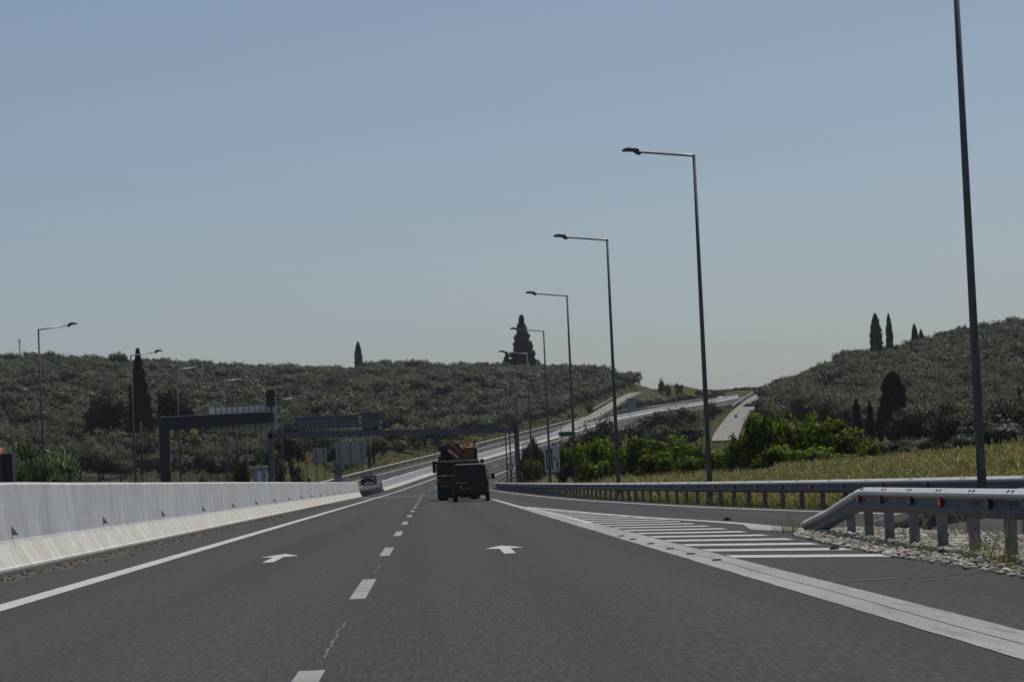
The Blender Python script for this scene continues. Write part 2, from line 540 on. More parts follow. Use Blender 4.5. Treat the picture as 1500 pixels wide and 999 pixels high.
def npmesh(name, verts, nper, mat, nrm=None, tip=None, tint=None):
    """mesh of faces that all have nper own vertices (leaf clouds)"""
    verts = np.asarray(verts, dtype=np.float32).reshape(-1, 3)
    nv = len(verts)
    nf = nv // nper
    me = bpy.data.meshes.new(name)
    me.vertices.add(nv)
    me.vertices.foreach_set('co', verts.ravel())
    me.loops.add(nv)
    me.loops.foreach_set('vertex_index', np.arange(nv, dtype=np.int32))
    me.polygons.add(nf)
    me.polygons.foreach_set('loop_start', np.arange(0, nv, nper, dtype=np.int32))
    me.update(calc_edges=True)
    if nrm is not None:
        a = me.attributes.new('nrm', 'FLOAT_VECTOR', 'POINT')
        a.data.foreach_set('vector', np.repeat(np.asarray(nrm, dtype=np.float32), nper, 0).ravel())
    if tint is not None:
        a = me.attributes.new('tint', 'FLOAT', 'POINT')
        a.data.foreach_set('value', np.repeat(np.asarray(tint, dtype=np.float32), nper))
    if tip is not None:
        a = me.attributes.new('tip', 'FLOAT', 'POINT')
        a.data.foreach_set('value', np.asarray(tip, dtype=np.float32).ravel())
    me.materials.append(mat)
    return me


def tag(o, label=None, cat=None, group=None, kind=None):
    if label:
        o['label'] = label
    if cat:
        o['category'] = cat
    if group:
        o['group'] = group
    if kind:
        o['kind'] = kind
    return o


def empty(name, loc, rotz=0.0):
    o = bpy.data.objects.new(name, None)
    o.empty_display_size = 0.3
    o.location = loc
    o.rotation_euler.z = rotz
    COL.objects.link(o)
    return o


def link_mesh(name, me, parent=None, loc=None):
    o = bpy.data.objects.new(name, me)
    COL.objects.link(o)
    if parent is not None:
        o.parent = parent
    if loc is not None:
        o.location = loc
    return o


def copy_tree(o, parent=None):
    c = o.copy()
    COL.objects.link(c)
    if parent is not None:
        c.parent = parent
    for ch in list(KIDS.get(o.name, [])):
        copy_tree(ch, c)
    return c


KIDS = {}


def remember(root):
    """index children once so that copying stays fast"""
    for o in [root] + list(root.children_recursive):
        KIDS[o.name] = list(o.children)

# ------------------------------------------------------------------ road alignment
YG = np.arange(-60.0, 1081.0, 1.0)
TH = np.interp(YG, [-60, 290, 390, 620, 1000, 1080], [0, 0, .14, .14, .25, .30])
XMG = -6.16 + np.concatenate([[0], np.cumsum(np.tan((TH[1:] + TH[:-1]) / 2))])
BASEPX = [563, 600, 640, 706, 754, 805, 905, 970, 1034, 1072, 1110]
BASEPY = [720.5, 708.5, 694, 675, 661, 645, 615, 602, 592, 584.5, 579]
ZMG = np.zeros_like(YG)
for i, y in enumerate(YG):
    if y > 318:
        z = ZMG[i - 1]
        for _ in range(5):
            px = proj((XMG[i], y, z))[0]
            z = zat(px, float(np.interp(px, BASEPX, BASEPY)), y)
        ZMG[i] = max(z, 0.0)
for _ in range(3):
    k = np.ones(31) / 31
    pad = np.concatenate([np.zeros(15), ZMG, ZMG[-1] + (ZMG[-1] - ZMG[-2]) * np.arange(1, 16)])
    ZMG = np.convolve(pad, k, 'valid')
ZMG[YG < 285] = 0.0


def XM(y): return float(np.interp(y, YG, XMG))
def ZM(y): return float(np.interp(y, YG, ZMG))
def TM(y): return float(np.interp(y, YG, TH))


def road_pt(y, off, dz=0.0):
    th = TM(y)
    return (XM(y) + off * math.cos(th), y - off * math.sin(th), ZM(y) + dz)


RR_Y = [-60, -40, 0, 15, 30, 40, 50, 60, 71, 88, 128, 197, 260, 1080]
RR_X = [40, 30, 20, 16.5, 13.4, 11.7, 10.35, 9.35, 8.55, 7.67, 6.5, 6.0, 5.95, 5.95]
RL_Y = [-60, -40, 0, 15, 30, 38, 40.5, 43.3, 48.4, 58, 70, 107]
RL_X = [34, 26, 15.6, 12.3, 9.3, 7.85, 7.5, 7.05, 6.33, 5.9, 5.05, 3.42]


def smooth_interp(y, ys, xs):
    i = int(np.searchsorted(ys, y)) - 1
    i = max(0, min(len(ys) - 2, i))
    def sl(j):
        if j <= 0: return (xs[1] - xs[0]) / (ys[1] - ys[0])
        if j >= len(ys) - 1: return (xs[-1] - xs[-2]) / (ys[-1] - ys[-2])
        return (xs[j + 1] - xs[j - 1]) / (ys[j + 1] - ys[j - 1])
    h = ys[i + 1] - ys[i]
    s = (y - ys[i]) / h
    return (xs[i] * (2 * s**3 - 3 * s**2 + 1) + xs[i + 1] * (-2 * s**3 + 3 * s**2)
            + h * sl(i) * (s**3 - 2 * s**2 + s) + h * sl(i + 1) * (s**3 - s**2))


def RX(y): return smooth_interp(y, RR_Y, RR_X)          # white line on the right of the slip road
def LX(y): return smooth_interp(y, RL_Y, RL_X)          # white line on its left
def roff(y): return RX(y) + 6.16


YS = list(np.arange(-60, 130, 2.0)) + list(np.arange(130, 400, 3.0)) + list(np.arange(400, 1075, 6.0))


def strip(mb, ys, fa, fb, dza=0.0, dzb=None, mi=0):
    """sheet along the road between the offsets fa(y) and fb(y)"""
    dzb = dza if dzb is None else dzb
    vs, fs = [], []
    for y in ys:
        vs.append(road_pt(y, fa(y), dza))
        vs.append(road_pt(y, fb(y), dzb))
    for i in range(len(ys) - 1):
        fs.append([2 * i, 2 * i + 1, 2 * i + 3, 2 * i + 2])
    mb.add(vs, fs, mi)


def c_(v): return lambda y: v


# ------------------------------------------------------------------ terrain
YK = np.array([-300, 0, 60, 150, 260, 330, 420, 520, 650, 800, 950, 1080, 1400, 2200, 5000], float)
COLS = {}
def colZ(px, zs): COLS[px] = zs
def left_col(px, zr):
    def lin(y): return 1.3 + (zr - 1.3) * max(0, (y - 345) / 605.0) ** 0.95
    colZ(px, [0, .2, .4, .9, 1.1, 1.3, lin(420), lin(520), lin(650), lin(800), zr, zr - 1, zr - 12, 0, -20])
def right_col(px, zr, b=.45):
    def lin(y): return 1.6 + (zr - 1.6) * max(0, (y - 300) / 500.0)
    colZ(px, [b, b, b, b + .3, 1.2, lin(330), lin(420), lin(520), lin(650), zr, zr + 1, zr - 2, zr - 12, 0, -20])
for px, py in ((-900, 536), (-300, 537), (0, 539), (100, 540), (200, 543), (300, 548), (400, 554), (500, 553), (600, 551), (700, 551), (800, 553)):
    left_col(px, at(px, 950, 40).z * 0 + zat(px, py, 950))
for px, py in ((880, 552), (930, 551), (962, 556)):
    zr = zat(px, py, 950)
    colZ(px, [.2, .2, .2, .4, .8, 1.5, 4.0, 8.0, 15.0, 23.5, zr, zr - .5, zr - 10, 0, -20])
for px, py in ((985, 560), (1010, 566), (1050, 577)):
    zr = zat(px, py, 1060)
    colZ(px, [.2, .2, .2, .4, .8, 1.5, 3.0, 5.0, 9.5, 18, 25, zr, zr - 10, 0, -20])
colZ(1085, [.2, .2, .2, .4, .8, 1.5, 3.2, 7.5, 14, 20.5, 25.5, 29.3, 26, 0, -20])
colZ(1118, [.25, .25, .25, .5, 1.0, 2.0, 5.5, 9.5, 15.5, 21.5, 27, 30, 26, 0, -20])
for px, py in ((1150, 572), (1200, 556), (1250, 539), (1300, 532), (1350, 522), (1400, 510), (1450, 499), (1500, 490), (1600, 478), (1900, 470), (2600, 470)):
    right_col(px, zat(px, py, 800))
PXC = np.array(sorted(COLS))
ZC = np.array([COLS[p] for p in PXC], float)

# the two service roads, as (px, py, Y) seen from the camera
SR1 = [(1062, 645, 470), (1064, 636, 492), (1072, 622, 535), (1085, 604, 600), (1100, 590, 670), (1113, 580.5, 740), (1125, 575, 800)]
SR2 = [(800, 645, 588), (843, 620.5, 640), (868, 610, 690), (890, 597, 735), (908, 586, 785), (930, 575.5, 840), (945, 575, 870)]
SRP = [[unproj(*p) for p in SR1], [unproj(*p) for p in SR2]]
SRW = [4.4, 3.4]


def sr_path(pts, n=60):
    out = []
    m = len(pts) - 1
    for k in range(n + 1):
        u = k / n * m
        i = min(int(u), m - 1)
        s = u - i
        p0, p1, p2, p3 = pts[max(i - 1, 0)], pts[i], pts[i + 1], pts[min(i + 2, m)]
        out.append(0.5 * ((2 * p1) + (p2 - p0) * s + (2 * p0 - 5 * p1 + 4 * p2 - p3) * s * s + (3 * p1 - p0 - 3 * p2 + p3) * s**3))
    return out


SRS = [np.array([tuple(p) for p in sr_path(q)]) for q in SRP]


def sstep(a, b, x):
    s = np.clip((x - a) / (b - a), 0, 1)
    return s * s * (3 - 2 * s)


def base_z(X, Y):
    px = VPX + X / np.maximum(Y, 30.0) * F
    out = np.zeros_like(X)
    # bilinear lookup
    ci = np.clip(np.searchsorted(PXC, px) - 1, 0, len(PXC) - 2)
    cs = np.clip((px - PXC[ci]) / (PXC[ci + 1] - PXC[ci]), 0, 1)
    yi = np.clip(np.searchsorted(YK, Y) - 1, 0, len(YK) - 2)
    ys = np.clip((Y - YK[yi]) / (YK[yi + 1] - YK[yi]), 0, 1)
    za = ZC[ci, yi] * (1 - ys) + ZC[ci, yi + 1] * ys
    zb = ZC[ci + 1, yi] * (1 - ys) + ZC[ci + 1, yi + 1] * ys
    return za * (1 - cs) + zb * cs


def ground_z(X, Y):
    X = np.atleast_1d(np.asarray(X, float)); Y = np.atleast_1d(np.asarray(Y, float))
    z = base_z(X, Y)
    amp = sstep(250, 600, Y) * 0.55
    z = z + amp * (np.sin(X * .11 + Y * .043) + np.sin(X * .051 - Y * .087 + 1.7) + .6 * np.sin(X * .23 + 2.1) * np.sin(Y * .19))
    for S, w in zip(SRS, SRW):
        d2 = (X[:, None] - S[None, ::2, 0]) ** 2 + (Y[:, None] - S[None, ::2, 1]) ** 2
        # distance measured across the view more than along it
        k = np.argmin(d2, 1)
        d = np.sqrt(d2[np.arange(len(X)), k])
        wgt = 1 - sstep(w * .5 + 4.0, w * .5 + 22.0, d)
        z = z * (1 - wgt) + (S[::2, 2][k] - 0.30) * wgt
    th = np.interp(Y, YG, TH)
    off = (X - np.interp(Y, YG, XMG)) * np.cos(th)
    ro = np.array([roff(min(max(y, -60), 1070)) + .9 for y in Y])
    out = np.maximum(off - ro, -11.6 - off)
    bw = np.interp(Y, [0, 250, 330, 450, 700], [4, 7, 14, 22, 30])
    wgt = 1 - sstep(0.0, 1.0, out / bw)
    wgt = np.where(Y > 1075, 0, wgt)
    zr = np.interp(Y, YG, ZMG) - np.where(out < -0.2, .22, .05)
    return z * (1 - wgt) + zr * wgt


def gz(x, y): return float(ground_z(x, y)[0])


def hit(px, py, y0=60, y1=1150):
    """where the ray of a pixel meets the ground"""
    Y = np.linspace(y0, y1, 1100)
    d = ray(px, py)
    X = d.x / d.y * Y; Z = HC + d.z / d.y * Y
    G = ground_z(X, Y)
    k = np.nonzero(Z <= G)[0]
    i = k[0] if len(k) else len(Y) - 1
    return Vector((X[i], Y[i], G[i]))


xs = np.concatenate([np.linspace(-2600, -420, 18), np.linspace(-400, 400, 181), np.linspace(420, 2600, 18)])
ysg = np.concatenate([np.linspace(-140, 0, 15), np.linspace(4, 340, 85), np.linspace(345, 1120, 145), np.linspace(1140, 1500, 10), np.linspace(1700, 5000, 8)])
gx, gy = np.meshgrid(xs, ysg)
X = gx * (gy + 160.0) / 1000.0 * 0.9
Yv = gy
Zv = ground_z(X.ravel(), Yv.ravel())
V = np.stack([X.ravel(), Yv.ravel(), Zv], 1)
nx, ny = len(xs), len(ysg)
mb = MB()
idx = np.arange(nx * ny).reshape(ny, nx)
faces = np.stack([idx[:-1, :-1], idx[:-1, 1:], idx[1:, 1:], idx[1:, :-1]], -1).reshape(-1, 4)
mb.v = V.tolist(); mb.f = faces.tolist(); mb.mi = [0] * len(mb.f)
tag(mb.build('ground', M['ground'], smooth=True), kind='structure')

# ------------------------------------------------------------------ roads
road = MB()
vs, fs = [], []
for y in YS:
    r = roff(y) + 0.75
    for o, dz in ((-0.3, 0), (1.6, 0), (5.4, 0), (9.3, 0), (r, 0), (r + .05, -.35)):
        vs.append(road_pt(y, o, dz))
for i in range(len(YS) - 1):
    for k in range(5):
        fs.append([i * 6 + k, i * 6 + k + 1, i * 6 + k + 7, i * 6 + k + 6])
road.add(vs, fs)
road = tag(road.build('road', M['asphalt']), kind='structure')

mb = MB()
vs, fs = [], []
for y in YS:
    for o, dz in ((-11.4, -.35), (-11.35, 0), (-8.6, 0), (-4.6, 0), (-0.45, 0)):
        vs.append(road_pt(y, o, dz))
for i in range(len(YS) - 1):
    for k in range(4):
        fs.append([i * 5 + k, i * 5 + k + 1, i * 5 + k + 6, i * 5 + k + 5])
mb.add(vs, fs)
road2 = tag(mb.build('oncoming_road', M['asphalt']), kind='structure')

H1 = 0.005
def dzf(y): return 0.005 if y < 200 else 0.012


def marking(name, ys, fa, fb, mat, parent=road, up=0.0):
    mb = MB()
    vs, fs = [], []
    for y in ys:
        vs.append(road_pt(y, fa(y), dzf(y) + up))
        vs.append(road_pt(y, fb(y), dzf(y) + up))
    for i in range(len(ys) - 1):
        fs.append([2 * i, 2 * i + 1, 2 * i + 3, 2 * i + 2])
    mb.add(vs, fs)
    return mb.build(name, mat, parent)


YL = [y for y in YS if y >= -20]
marking('edge_line', YL, c_(1.60), c_(1.88), M['paint'])
# wide worn line beside the hatching, narrowing to a normal line past its tip
def wl_a(y): return 6.16 + float(np.interp(y, [0, 90, 112, 400], [3.08, 3.12, 3.16, 3.2]))
def wl_b(y): return 6.16 + float(np.interp(y, [0, 85, 112, 400], [3.60, 3.62, 3.40, 3.4]))
Ya = [y for y in YS if -20 <= y <= 156]
Ya2 = [y for y in np.concatenate([np.arange(-20, 60, .5), np.arange(60, 157, 1.5)])]
_jit = {}
def jit(y, k, a):
    if (y, k) not in _jit: _jit[(y, k)] = random.uniform(-a, a)
    return _jit[(y, k)]
marking('wide_line', Ya2, lambda y: wl_a(y) + jit(y, 0, .006), lambda y: wl_b(y) + jit(y, 1, .006), M['paint_band'])
# faint construction seam along the band
mbs = MB()
for y in np.arange(12, 44, 1.5):
    o = wl_a(y) * .50 + wl_b(y) * .50 + .012 * math.sin(y * .6)
    o2 = wl_a(y + 1.5) * .50 + wl_b(y + 1.5) * .50 + .012 * math.sin((y + 1.5) * .6)
    if random.random() < .86:
        mbs.add([road_pt(y, o - .007, .009), road_pt(y, o + .007, .009), road_pt(y + 1.5, o2 + .006, .009), road_pt(y + 1.5, o2 - .006, .009)], [[0, 1, 2, 3]])
mbs.build('seam', M['paint_worn'], road)
marking('merge_line', [y for y in YS if 64 <= y <= 156], lambda y: wl_b(y) - .16, lambda y: wl_b(y) - .005, M['paint'], road, .004)
for y0 in np.arange(162, 300, 9):
    marking('merge_dash', [y0, y0 + 1.5, y0 + 3], wl_a, wl_b, M['paint'])
marking('far_edge_line', [y for y in YS if y > 300], c_(9.35), c_(9.6), M['paint'])
# slip road lines
Yg = [y for y in YS if -40 <= y <= 106]
marking('slip_line', Yg, lambda y: LX(y) + 6.16 - .11, lambda y: LX(y) + 6.16 + .11, M['paint'])
Yr = [y for y in YS if -40 <= y <= 306]
marking('slip_line', Yr, lambda y: RX(y) + 6.16 - .09, lambda y: RX(y) + 6.16 + .09, M['paint'])
# broken lane line
for k in range(-1, 60):
    y0 = 11.4 + 15.95 * k
    if y0 < 320:
        marking('lane_dash', [y0, y0 + 2, y0 + 4, y0 + 5.6], c_(5.335), c_(5.492), M['paint_dash'])
    else:
        marking('lane_dash', [y0, y0 + 3, y0 + 6], c_(5.33), c_(5.50), M['paint'])
# traces of an old line between the dashes
mb = MB()
for y0, y1 in ((18.2, 22.4), (35.0, 39.0)):
    y = y0
    while y < y1:
        L = random.uniform(.2, .7)
        o = 5.43 + random.uniform(-.012, .012)
        w = random.uniform(.004, .012)
        mb.add([road_pt(y, o - w, .004), road_pt(y, o + w, .004), road_pt(y + L, o + w * .8, .004), road_pt(y + L, o - w * .7, .004)], [[0, 1, 2, 3]])
        y += L + random.uniform(0, .12)
mb.build('old_line', M['trace_mirage_paint'], road)
# hatching between the carriageway and the slip road
k = 0
y0 = 34.7
while y0 < 100:
    xa = wl_b(y0) - 6.16 + .02
    # a bar runs outwards and back towards the traffic
    sl = -1.45
    xb = 5.25
    for _ in range(12):
        yb = y0 + sl * (xb - xa)
        lim = min(5.27, LX(yb) - .14) if yb > 40 else 5.22
        xb = xb * .5 + lim * .5
    yb = y0 + sl * (xb - xa)
    th = 1.15
    if xb > xa + .15:
        mb = MB()
        mb.add([(xa, y0, .005), (xb, yb, .005), (xb, yb + th, .005), (xa, y0 + th, .005)], [[0, 1, 2, 3]])
        mb.build('hatch_bar', M['paint'], road)
    y0 += 3.15


def arrow(x, y, mat):
    mb = MB()
    pts = [(-.085, 0), (.085, 0), (.085, 3.0), (.31, 3.3), (0, 5.1), (-.31, 3.3), (-.085, 3.0)]
    mb.add([(x + u, y + v, .005) for u, v in pts], [[0, 1, 2, 6], [2, 3, 4], [2, 4, 6], [6, 4, 5]])
    mb.build('lane_arrow', mat, road)


arrow(-2.46, 42.6, M['paint'])
arrow(1.10, 41.5, M['paint'])
mb = MB()
mb.add([(5.50, 49.6, .010), (5.75, 47.6, .010), (6.05, 46.5, .010), (6.42, 47.6, .010), (6.22, 52.0, .010), (5.98, 55.5, .010)], [[0, 1, 2, 3, 4, 5]])
mb.build('nose_patch', M['paint_band'], road)
# long thin sealed crack across the paved corner, painted mirage band, dusty gutter
mb = MB()
pts = [(3.62, 26.35), (4.0, 26.30), (4.35, 26.42), (4.7, 26.52), (5.0, 26.75), (5.3, 26.95), (5.5, 27.05)]
w = [.15, .13, .085, .06, .065, .055, .035]
vs = []
for (x, y), ww in zip(pts, w):
    vs += [(x, y - ww, .004), (x, y + ww, .004)]
mb.add(vs, [[2 * i, 2 * i + 2, 2 * i + 3, 2 * i + 1] for i in range(len(pts) - 1)])
mb.build('sealed_crack', M['tar'], road)
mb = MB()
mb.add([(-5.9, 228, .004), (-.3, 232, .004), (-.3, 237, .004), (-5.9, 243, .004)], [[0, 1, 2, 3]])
mb.build('mirage_band', M['trace_mirage_paint'], road)  # bright mirage reflection laid on the asphalt as a pale sheet
mb = MB()
vs, fs = [], []
Yd = list(np.arange(-10, 256, .8))
for y in Yd:
    vs.append(road_pt(y, -.02, .012)); vs.append(road_pt(y, .16 + random.uniform(0, .16), .010)); vs.append(road_pt(y, .42 + random.uniform(-.1, .3), .003))
for i in range(len(Yd) - 1):
    for q in range(2):
        fs.append([3 * i + q, 3 * i + q + 1, 3 * i + q + 4, 3 * i + q + 3])
mb.add(vs, fs)
mb.build('gutter_dirt', M['dirt'], road)
# oncoming side lines
YL2 = [y for y in YS if y >= 0]
marking('edge_line', YL2, c_(-1.75), c_(-1.55), M['paint'], road2)
marking('edge_line', YL2, c_(-9.35), c_(-9.10), M['paint'], road2)
for k in range(0, 60):
    y0 = 15 + 16 * k
    marking('lane_dash', [y0, y0 + 3, y0 + 6], c_(-5.5), c_(-5.33), M['paint'], road2)

# loose stones and scraps
for (px, py, s) in ((1066, 762, .07), (1222, 805, .05), (1236, 800, .045)):
    y = HC * F / (py - (706 - .045 * (px - 631)))
    p = at(px, y, 0)
    rings = []
    for k in range(4):
        r = s * (.9, 1.0, .7, .25)[k]
        rings.append([(r * math.cos(a) * random.uniform(.8, 1.5), r * .8 * math.sin(a) * random.uniform(.7, 1.2), k * s * .33) for a in np.linspace(0, 5.5, 7)])
    mb = MB().loft(rings)
    o = mb.build('rubber_scrap', M['rubber'], loc=(p.x, p.y, .004))
    tag(o, {1066: 'small black rubber scrap lying on the slip road beside the hatching', 1222: 'tiny dark scrap on the asphalt near the gravel, left one', 1236: 'tiny dark scrap on the asphalt near the gravel, right one'}[px], 'debris')
for i, (px, py) in enumerate(((910, 785.5), (927, 790.7), (953, 797), (982, 804.5), (1012, 812), (1050, 821))):
    y = HC * F / (py - (706 - .045 * (px - 631)))
    p = at(px, y, 0)
    mb = MB().box((0, 0, .012), (.11, .10, .022), bev=.01)
    mb.box((0, -.047, .013), (.08, .012, .012), 1)
    o = mb.build('road_stud', [M['paint'], M['lamp_amber']], loc=(p.x, p.y, .006))
    tag(o, 'small pale road stud on the wide white line, %s' % ('farthest of the row', 'second farthest', 'third farthest', 'third nearest', 'second nearest', 'nearest of the row')[i], 'road stud', 'road studs along the wide line')

# ------------------------------------------------------------------ concrete barriers
PROF = [(0, 0), (0, .10), (-.03, .125), (-.20, .44), (-.225, .50), (-.30, 1.33), (-.33, 1.37), (-.47, 1.37), (-.50, 1.33), (-.575, .50), (-.60, .44), (-.77, .125), (-.80, .10), (-.80, 0)]


def barrier(name, ys, label, h=1.0, jit=.006):
    root = empty(name, road_pt(ys[0], -.4))
    tag(root, label, 'barrier')
    mb = MB()
    pr = []
    n = len(PROF)
    wob = 0
    for y in ys:
        wob = wob * .6 + random.uniform(-jit, jit)
        for o, z in PROF:
            mb.v.append(road_pt(y, o, z * h + (wob if z > 1 else 0)))
            pr.append(z)
    for i in range(len(ys) - 1):
        for k in range(n - 1):
            mb.f.append([i * n + k, i * n + k + 1, (i + 1) * n + k + 1, (i + 1) * n + k][::-1]); mb.mi.append(0)
    mb.f.append(list(range(n))); mb.mi.append(0)
    mb.f.append([(len(ys) - 1) * n + k for k in range(n)][::-1]); mb.mi.append(0)
    o = mb.build('concrete_wall', M['barrier'], root, world=True)
    a = o.data.attributes.new('prof', 'FLOAT', 'POINT')
    a.data.foreach_set('value', pr)
    return root


b1 = barrier('concrete_barrier', list(np.arange(-20, 256.1, 3.0)), 'long near concrete safety barrier on the left with small triangular delineators')
for k in range(-1, 18):
    y = 43.9 + 12.15 * k
    if y > 250: break
    mb = MB()
    # wedge shaped delineator on the steep face
    z0, z1 = .56, .71
    x0, x1 = -6.16 - .232, -6.16 - .243
    mb.add([(x0 - .003, y, z0), (x0 + .10, y, z0), (x1, y, z1), (x0 - .003, y + .05, z0), (x0 + .10, y + .05, z0), (x1, y + .05, z1)],
           [[0, 1, 2], [5, 4, 3], [0, 3, 4, 1], [1, 4, 5, 2], [2, 5, 3, 0]])
    mb.build('delineator', M['reflector_grey'], b1, world=True)
    mb = MB()
    mb.add([(x0 + .0035 + .012, y + .06, .43 + .03), (x0 + .003 + .012, y + .10, .43 + .03), (x0 + .004, y + .10, z0), (x0 + .004, y + .06, z0)], [[0, 1, 2, 3]])
barrier('concrete_barrier', list(np.arange(326, 420, 4.0)) + list(np.arange(420, 1010, 8.0)), 'far concrete median barrier climbing the hill beyond the steel gap rail', .86)

# ------------------------------------------------------------------ guardrails
WF = [(.0, .155), (.022, .152), (.080, .105), (.083, .080), (.030, .030), (.024, 0), (.030, -.030), (.083, -.080), (.080, -.105), (.022, -.152), (.0, -.155)]
WB = [(u - .007, v * .965) for u, v in WF[::-1]]
WPROF = WF + WB


def wbeam(mb, path, side=1):
    path = [Vector(p) for p in path]
    rings = []
    for i, p in enumerate(path):
        d = path[min(i + 1, len(path) - 1)] - path[max(i - 1, 0)]
        t = Vector((d.x, d.y, 0)).normalized()
        n = Vector((-t.y, t.x, 0)) * side
        slope = d.z / max(1e-6, math.hypot(d.x, d.y))
        rings.append([p + n * u + Vector((0, 0, v)) for u, v in WPROF])
    if side < 0:
        rings = rings[::-1]
    mb.loft(rings)


def resample(path, step):
    path = [Vector(p) for p in path]
    L = [0]
    for a, b in zip(path, path[1:]):
        L.append(L[-1] + (b - a).length)
    out = []
    s = 0
    while s <= L[-1] + 1e-6:
        i = max(0, min(len(path) - 2, int(np.searchsorted(L, s, 'right')) - 1))
        u = (s - L[i]) / max(1e-9, L[i + 1] - L[i])
        p = path[i].lerp(path[i + 1], u)
        t = (path[i + 1] - path[i]).normalized()
        out.append((p, t))
        s += step
    return out


def guardrail(name, label, path, side, step, zc, first=0.0, refl=None, beams=(0,), post_w=(.11, .07), group=None, back=None, maxposts=100, cat='guardrail', marks=None, post_from=-1e9):
    """path = ground line; zc(s)=beam centre height above it"""
    path = [Vector(p) for p in path]
    root = empty(name, path[0])
    tag(root, label, cat, group)
    bp = [p + Vector((0, 0, zc(p))) for p in path]
    for b in beams:
        mb = MB()
        wbeam(mb, [q + Vector((0, 0, b)) for q in bp], side)
        bo = mb.build('beam', M['galv'], root, world=True)
        at_ = bo.data.attributes.new('upper_edge', 'FLOAT', 'POINT')
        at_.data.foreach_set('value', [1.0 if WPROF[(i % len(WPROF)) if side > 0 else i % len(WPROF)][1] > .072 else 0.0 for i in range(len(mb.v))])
    if marks:
        for p, t in resample(path, marks[0]):
            if not (marks[1] < p.y < marks[2]) or zc(p) < .5: continue
            n = Vector((-t.y, t.x, 0)).normalized() * side
            c = p + Vector((0, 0, zc(p)))
            rot = Matrix.Rotation(math.atan2(t.y, t.x) - math.pi / 2, 3, 'Z')
            for dy in (-.11, .11):
                m2 = MB().box((0, 0, 0), (.030, .04, .012), 0, Matrix.Rotation(side * -.68, 3, 'Y'))
                mk = MB()
                mk.add([rot @ (Vector(q) + Vector((0, dy, 0))) + c + n * .053 + Vector((0, 0, .133)) for q in m2.v], m2.f)
                mk.build('slot', M['reflector_dark'], root, world=True)
                m2 = MB().tube([(0, dy, 0), (-.014 * side, dy, 0)], .016, 8)
                bl = MB()
                bl.add([rot @ Vector(q) + c + n * .03 for q in m2.v], m2.f)
                bl.build('bolt', M['galv_post'], root, world=True)
    cnt = 0
    for p, t in resample(path, step)[(1 if first else 0):]:
        h = zc(p) + .06
        if h < .35 or cnt >= maxposts or p.y < post_from: continue
        n = Vector((-t.y, t.x, 0)).normalized() * side
        mb = MB()
        c = p - n * (.012 + post_w[0] / 2) + Vector((0, 0, (h - .3) / 2 + .0))
        a = math.atan2(t.y, t.x) - math.pi / 2
        rot = Matrix.Rotation(a, 3, 'Z')
        w, d = post_w
        # sigma / C section
        poly = [(-w / 2, -d / 2), (w / 2, -d / 2), (w / 2, -d / 2 + .012), (-w / 2 + .014, -d / 2 + .012), (-w / 2 + .014, d / 2 - .012), (w / 2, d / 2 - .012), (w / 2, d / 2), (-w / 2, d / 2)]
        m2 = MB().prism(poly, 'z', -(h + .3) / 2, (h + .3) / 2)
        mb.add([rot @ Vector(q) + c for q in m2.v], m2.f)
        mb.build('post', M['galv_post'], root, world=True)
        cnt += 1
    if refl:
        for p, t, kind in refl:
            n = Vector((-t.y, t.x, 0)).normalized() * side
            c = Vector(p) + Vector((0, 0, zc(Vector(p)))) + n * .05 + Vector((0, 0, .005))
            rot = Matrix.Rotation(math.atan2(t.y, t.x) - math.pi / 2, 3, 'Z')
            mb = MB()
            # the long reflector sits in the trough and faces the traffic
            mb.box((0, 0, 0), (.055, .05, .085), rot=None, bev=.008)
            mb.prism([(-.03, -.045), (.03, -.045), (.03, .045), (-.03, .045)], 'y', .02, .10)
            mb2 = MB(); mb2.add([rot @ Vector(q) + c for q in mb.v], mb.f)
            mb2.build('reflector', M['reflector_red'] if kind else M['reflector_dark'], root, world=True)
    return root


# far rail on the right of the slip road and on along the main road
pth = []
for y in list(np.arange(-30, 130, 3.0)) + list(np.arange(130, 420, 5.0)):
    o = roff(y) + .80
    p = road_pt(y, o, 0)
    pth.append(p)
def zc_far(p): return .555
rf = []
for k, y in enumerate(np.arange(35.6, 200, 3.87)):
    if k % 2 == 0 and y > 130: continue
    p = Vector(road_pt(y, roff(y) + .80)); q = Vector(road_pt(y + .5, roff(y + .5) + .80))
    rf.append((p, (q - p).normalized(), k % 2 == 1))
guardrail('guardrail', 'long galvanised guardrail right of the slip road in front of the lamp posts', pth, 1, 2.67, zc_far, refl=rf, maxposts=100, marks=(4.0, 35, 130), post_from=30)

# rail round the gravel island, facing us, with its ramped end
isl = [(6.02, 46.3, 0), (5.96, 44.4, 0), (5.91, 42.6, 0), (5.86, 40.5, 0), (5.82, 38.5, 0), (5.80, 37.5, 0), (5.80, 34, 0), (5.82, 30, 0), (5.90, 24, 0), (6.1, 16, 0), (6.6, 6, 0), (7.6, -6, 0), (9.5, -20, 0)]
isl = isl[::-1]
def zc_isl(p): return float(np.interp(p.y, [-30, 38.2, 38.8, 42.6, 46.3], [.595, .595, .585, .27, .03]))
dense = []
for a, b in zip(isl, isl[1:]):
    for u in np.linspace(0, 1, 5)[:-1]:
        dense.append(Vector(a).lerp(Vector(b), u))
dense.append(Vector(isl[-1]))
def isl_x(y): return float(np.interp(y, [q[1] for q in isl], [q[0] for q in isl]))
ri = []
for y, kd in ((38.6, True), (36.6, False), (34.3, False), (32.3, True), (29.6, False), (27.9, False), (25, True)):
    ri.append((Vector((isl_x(y), y, 0)), Vector((0, 1, 0)), kd))
guardrail('guardrail', 'near galvanised guardrail on the gravel island with sloping end and red reflectors', dense, 1, 1.9, zc_isl, refl=ri, post_w=(.115, .08), marks=(1.95, 20, 38.4))
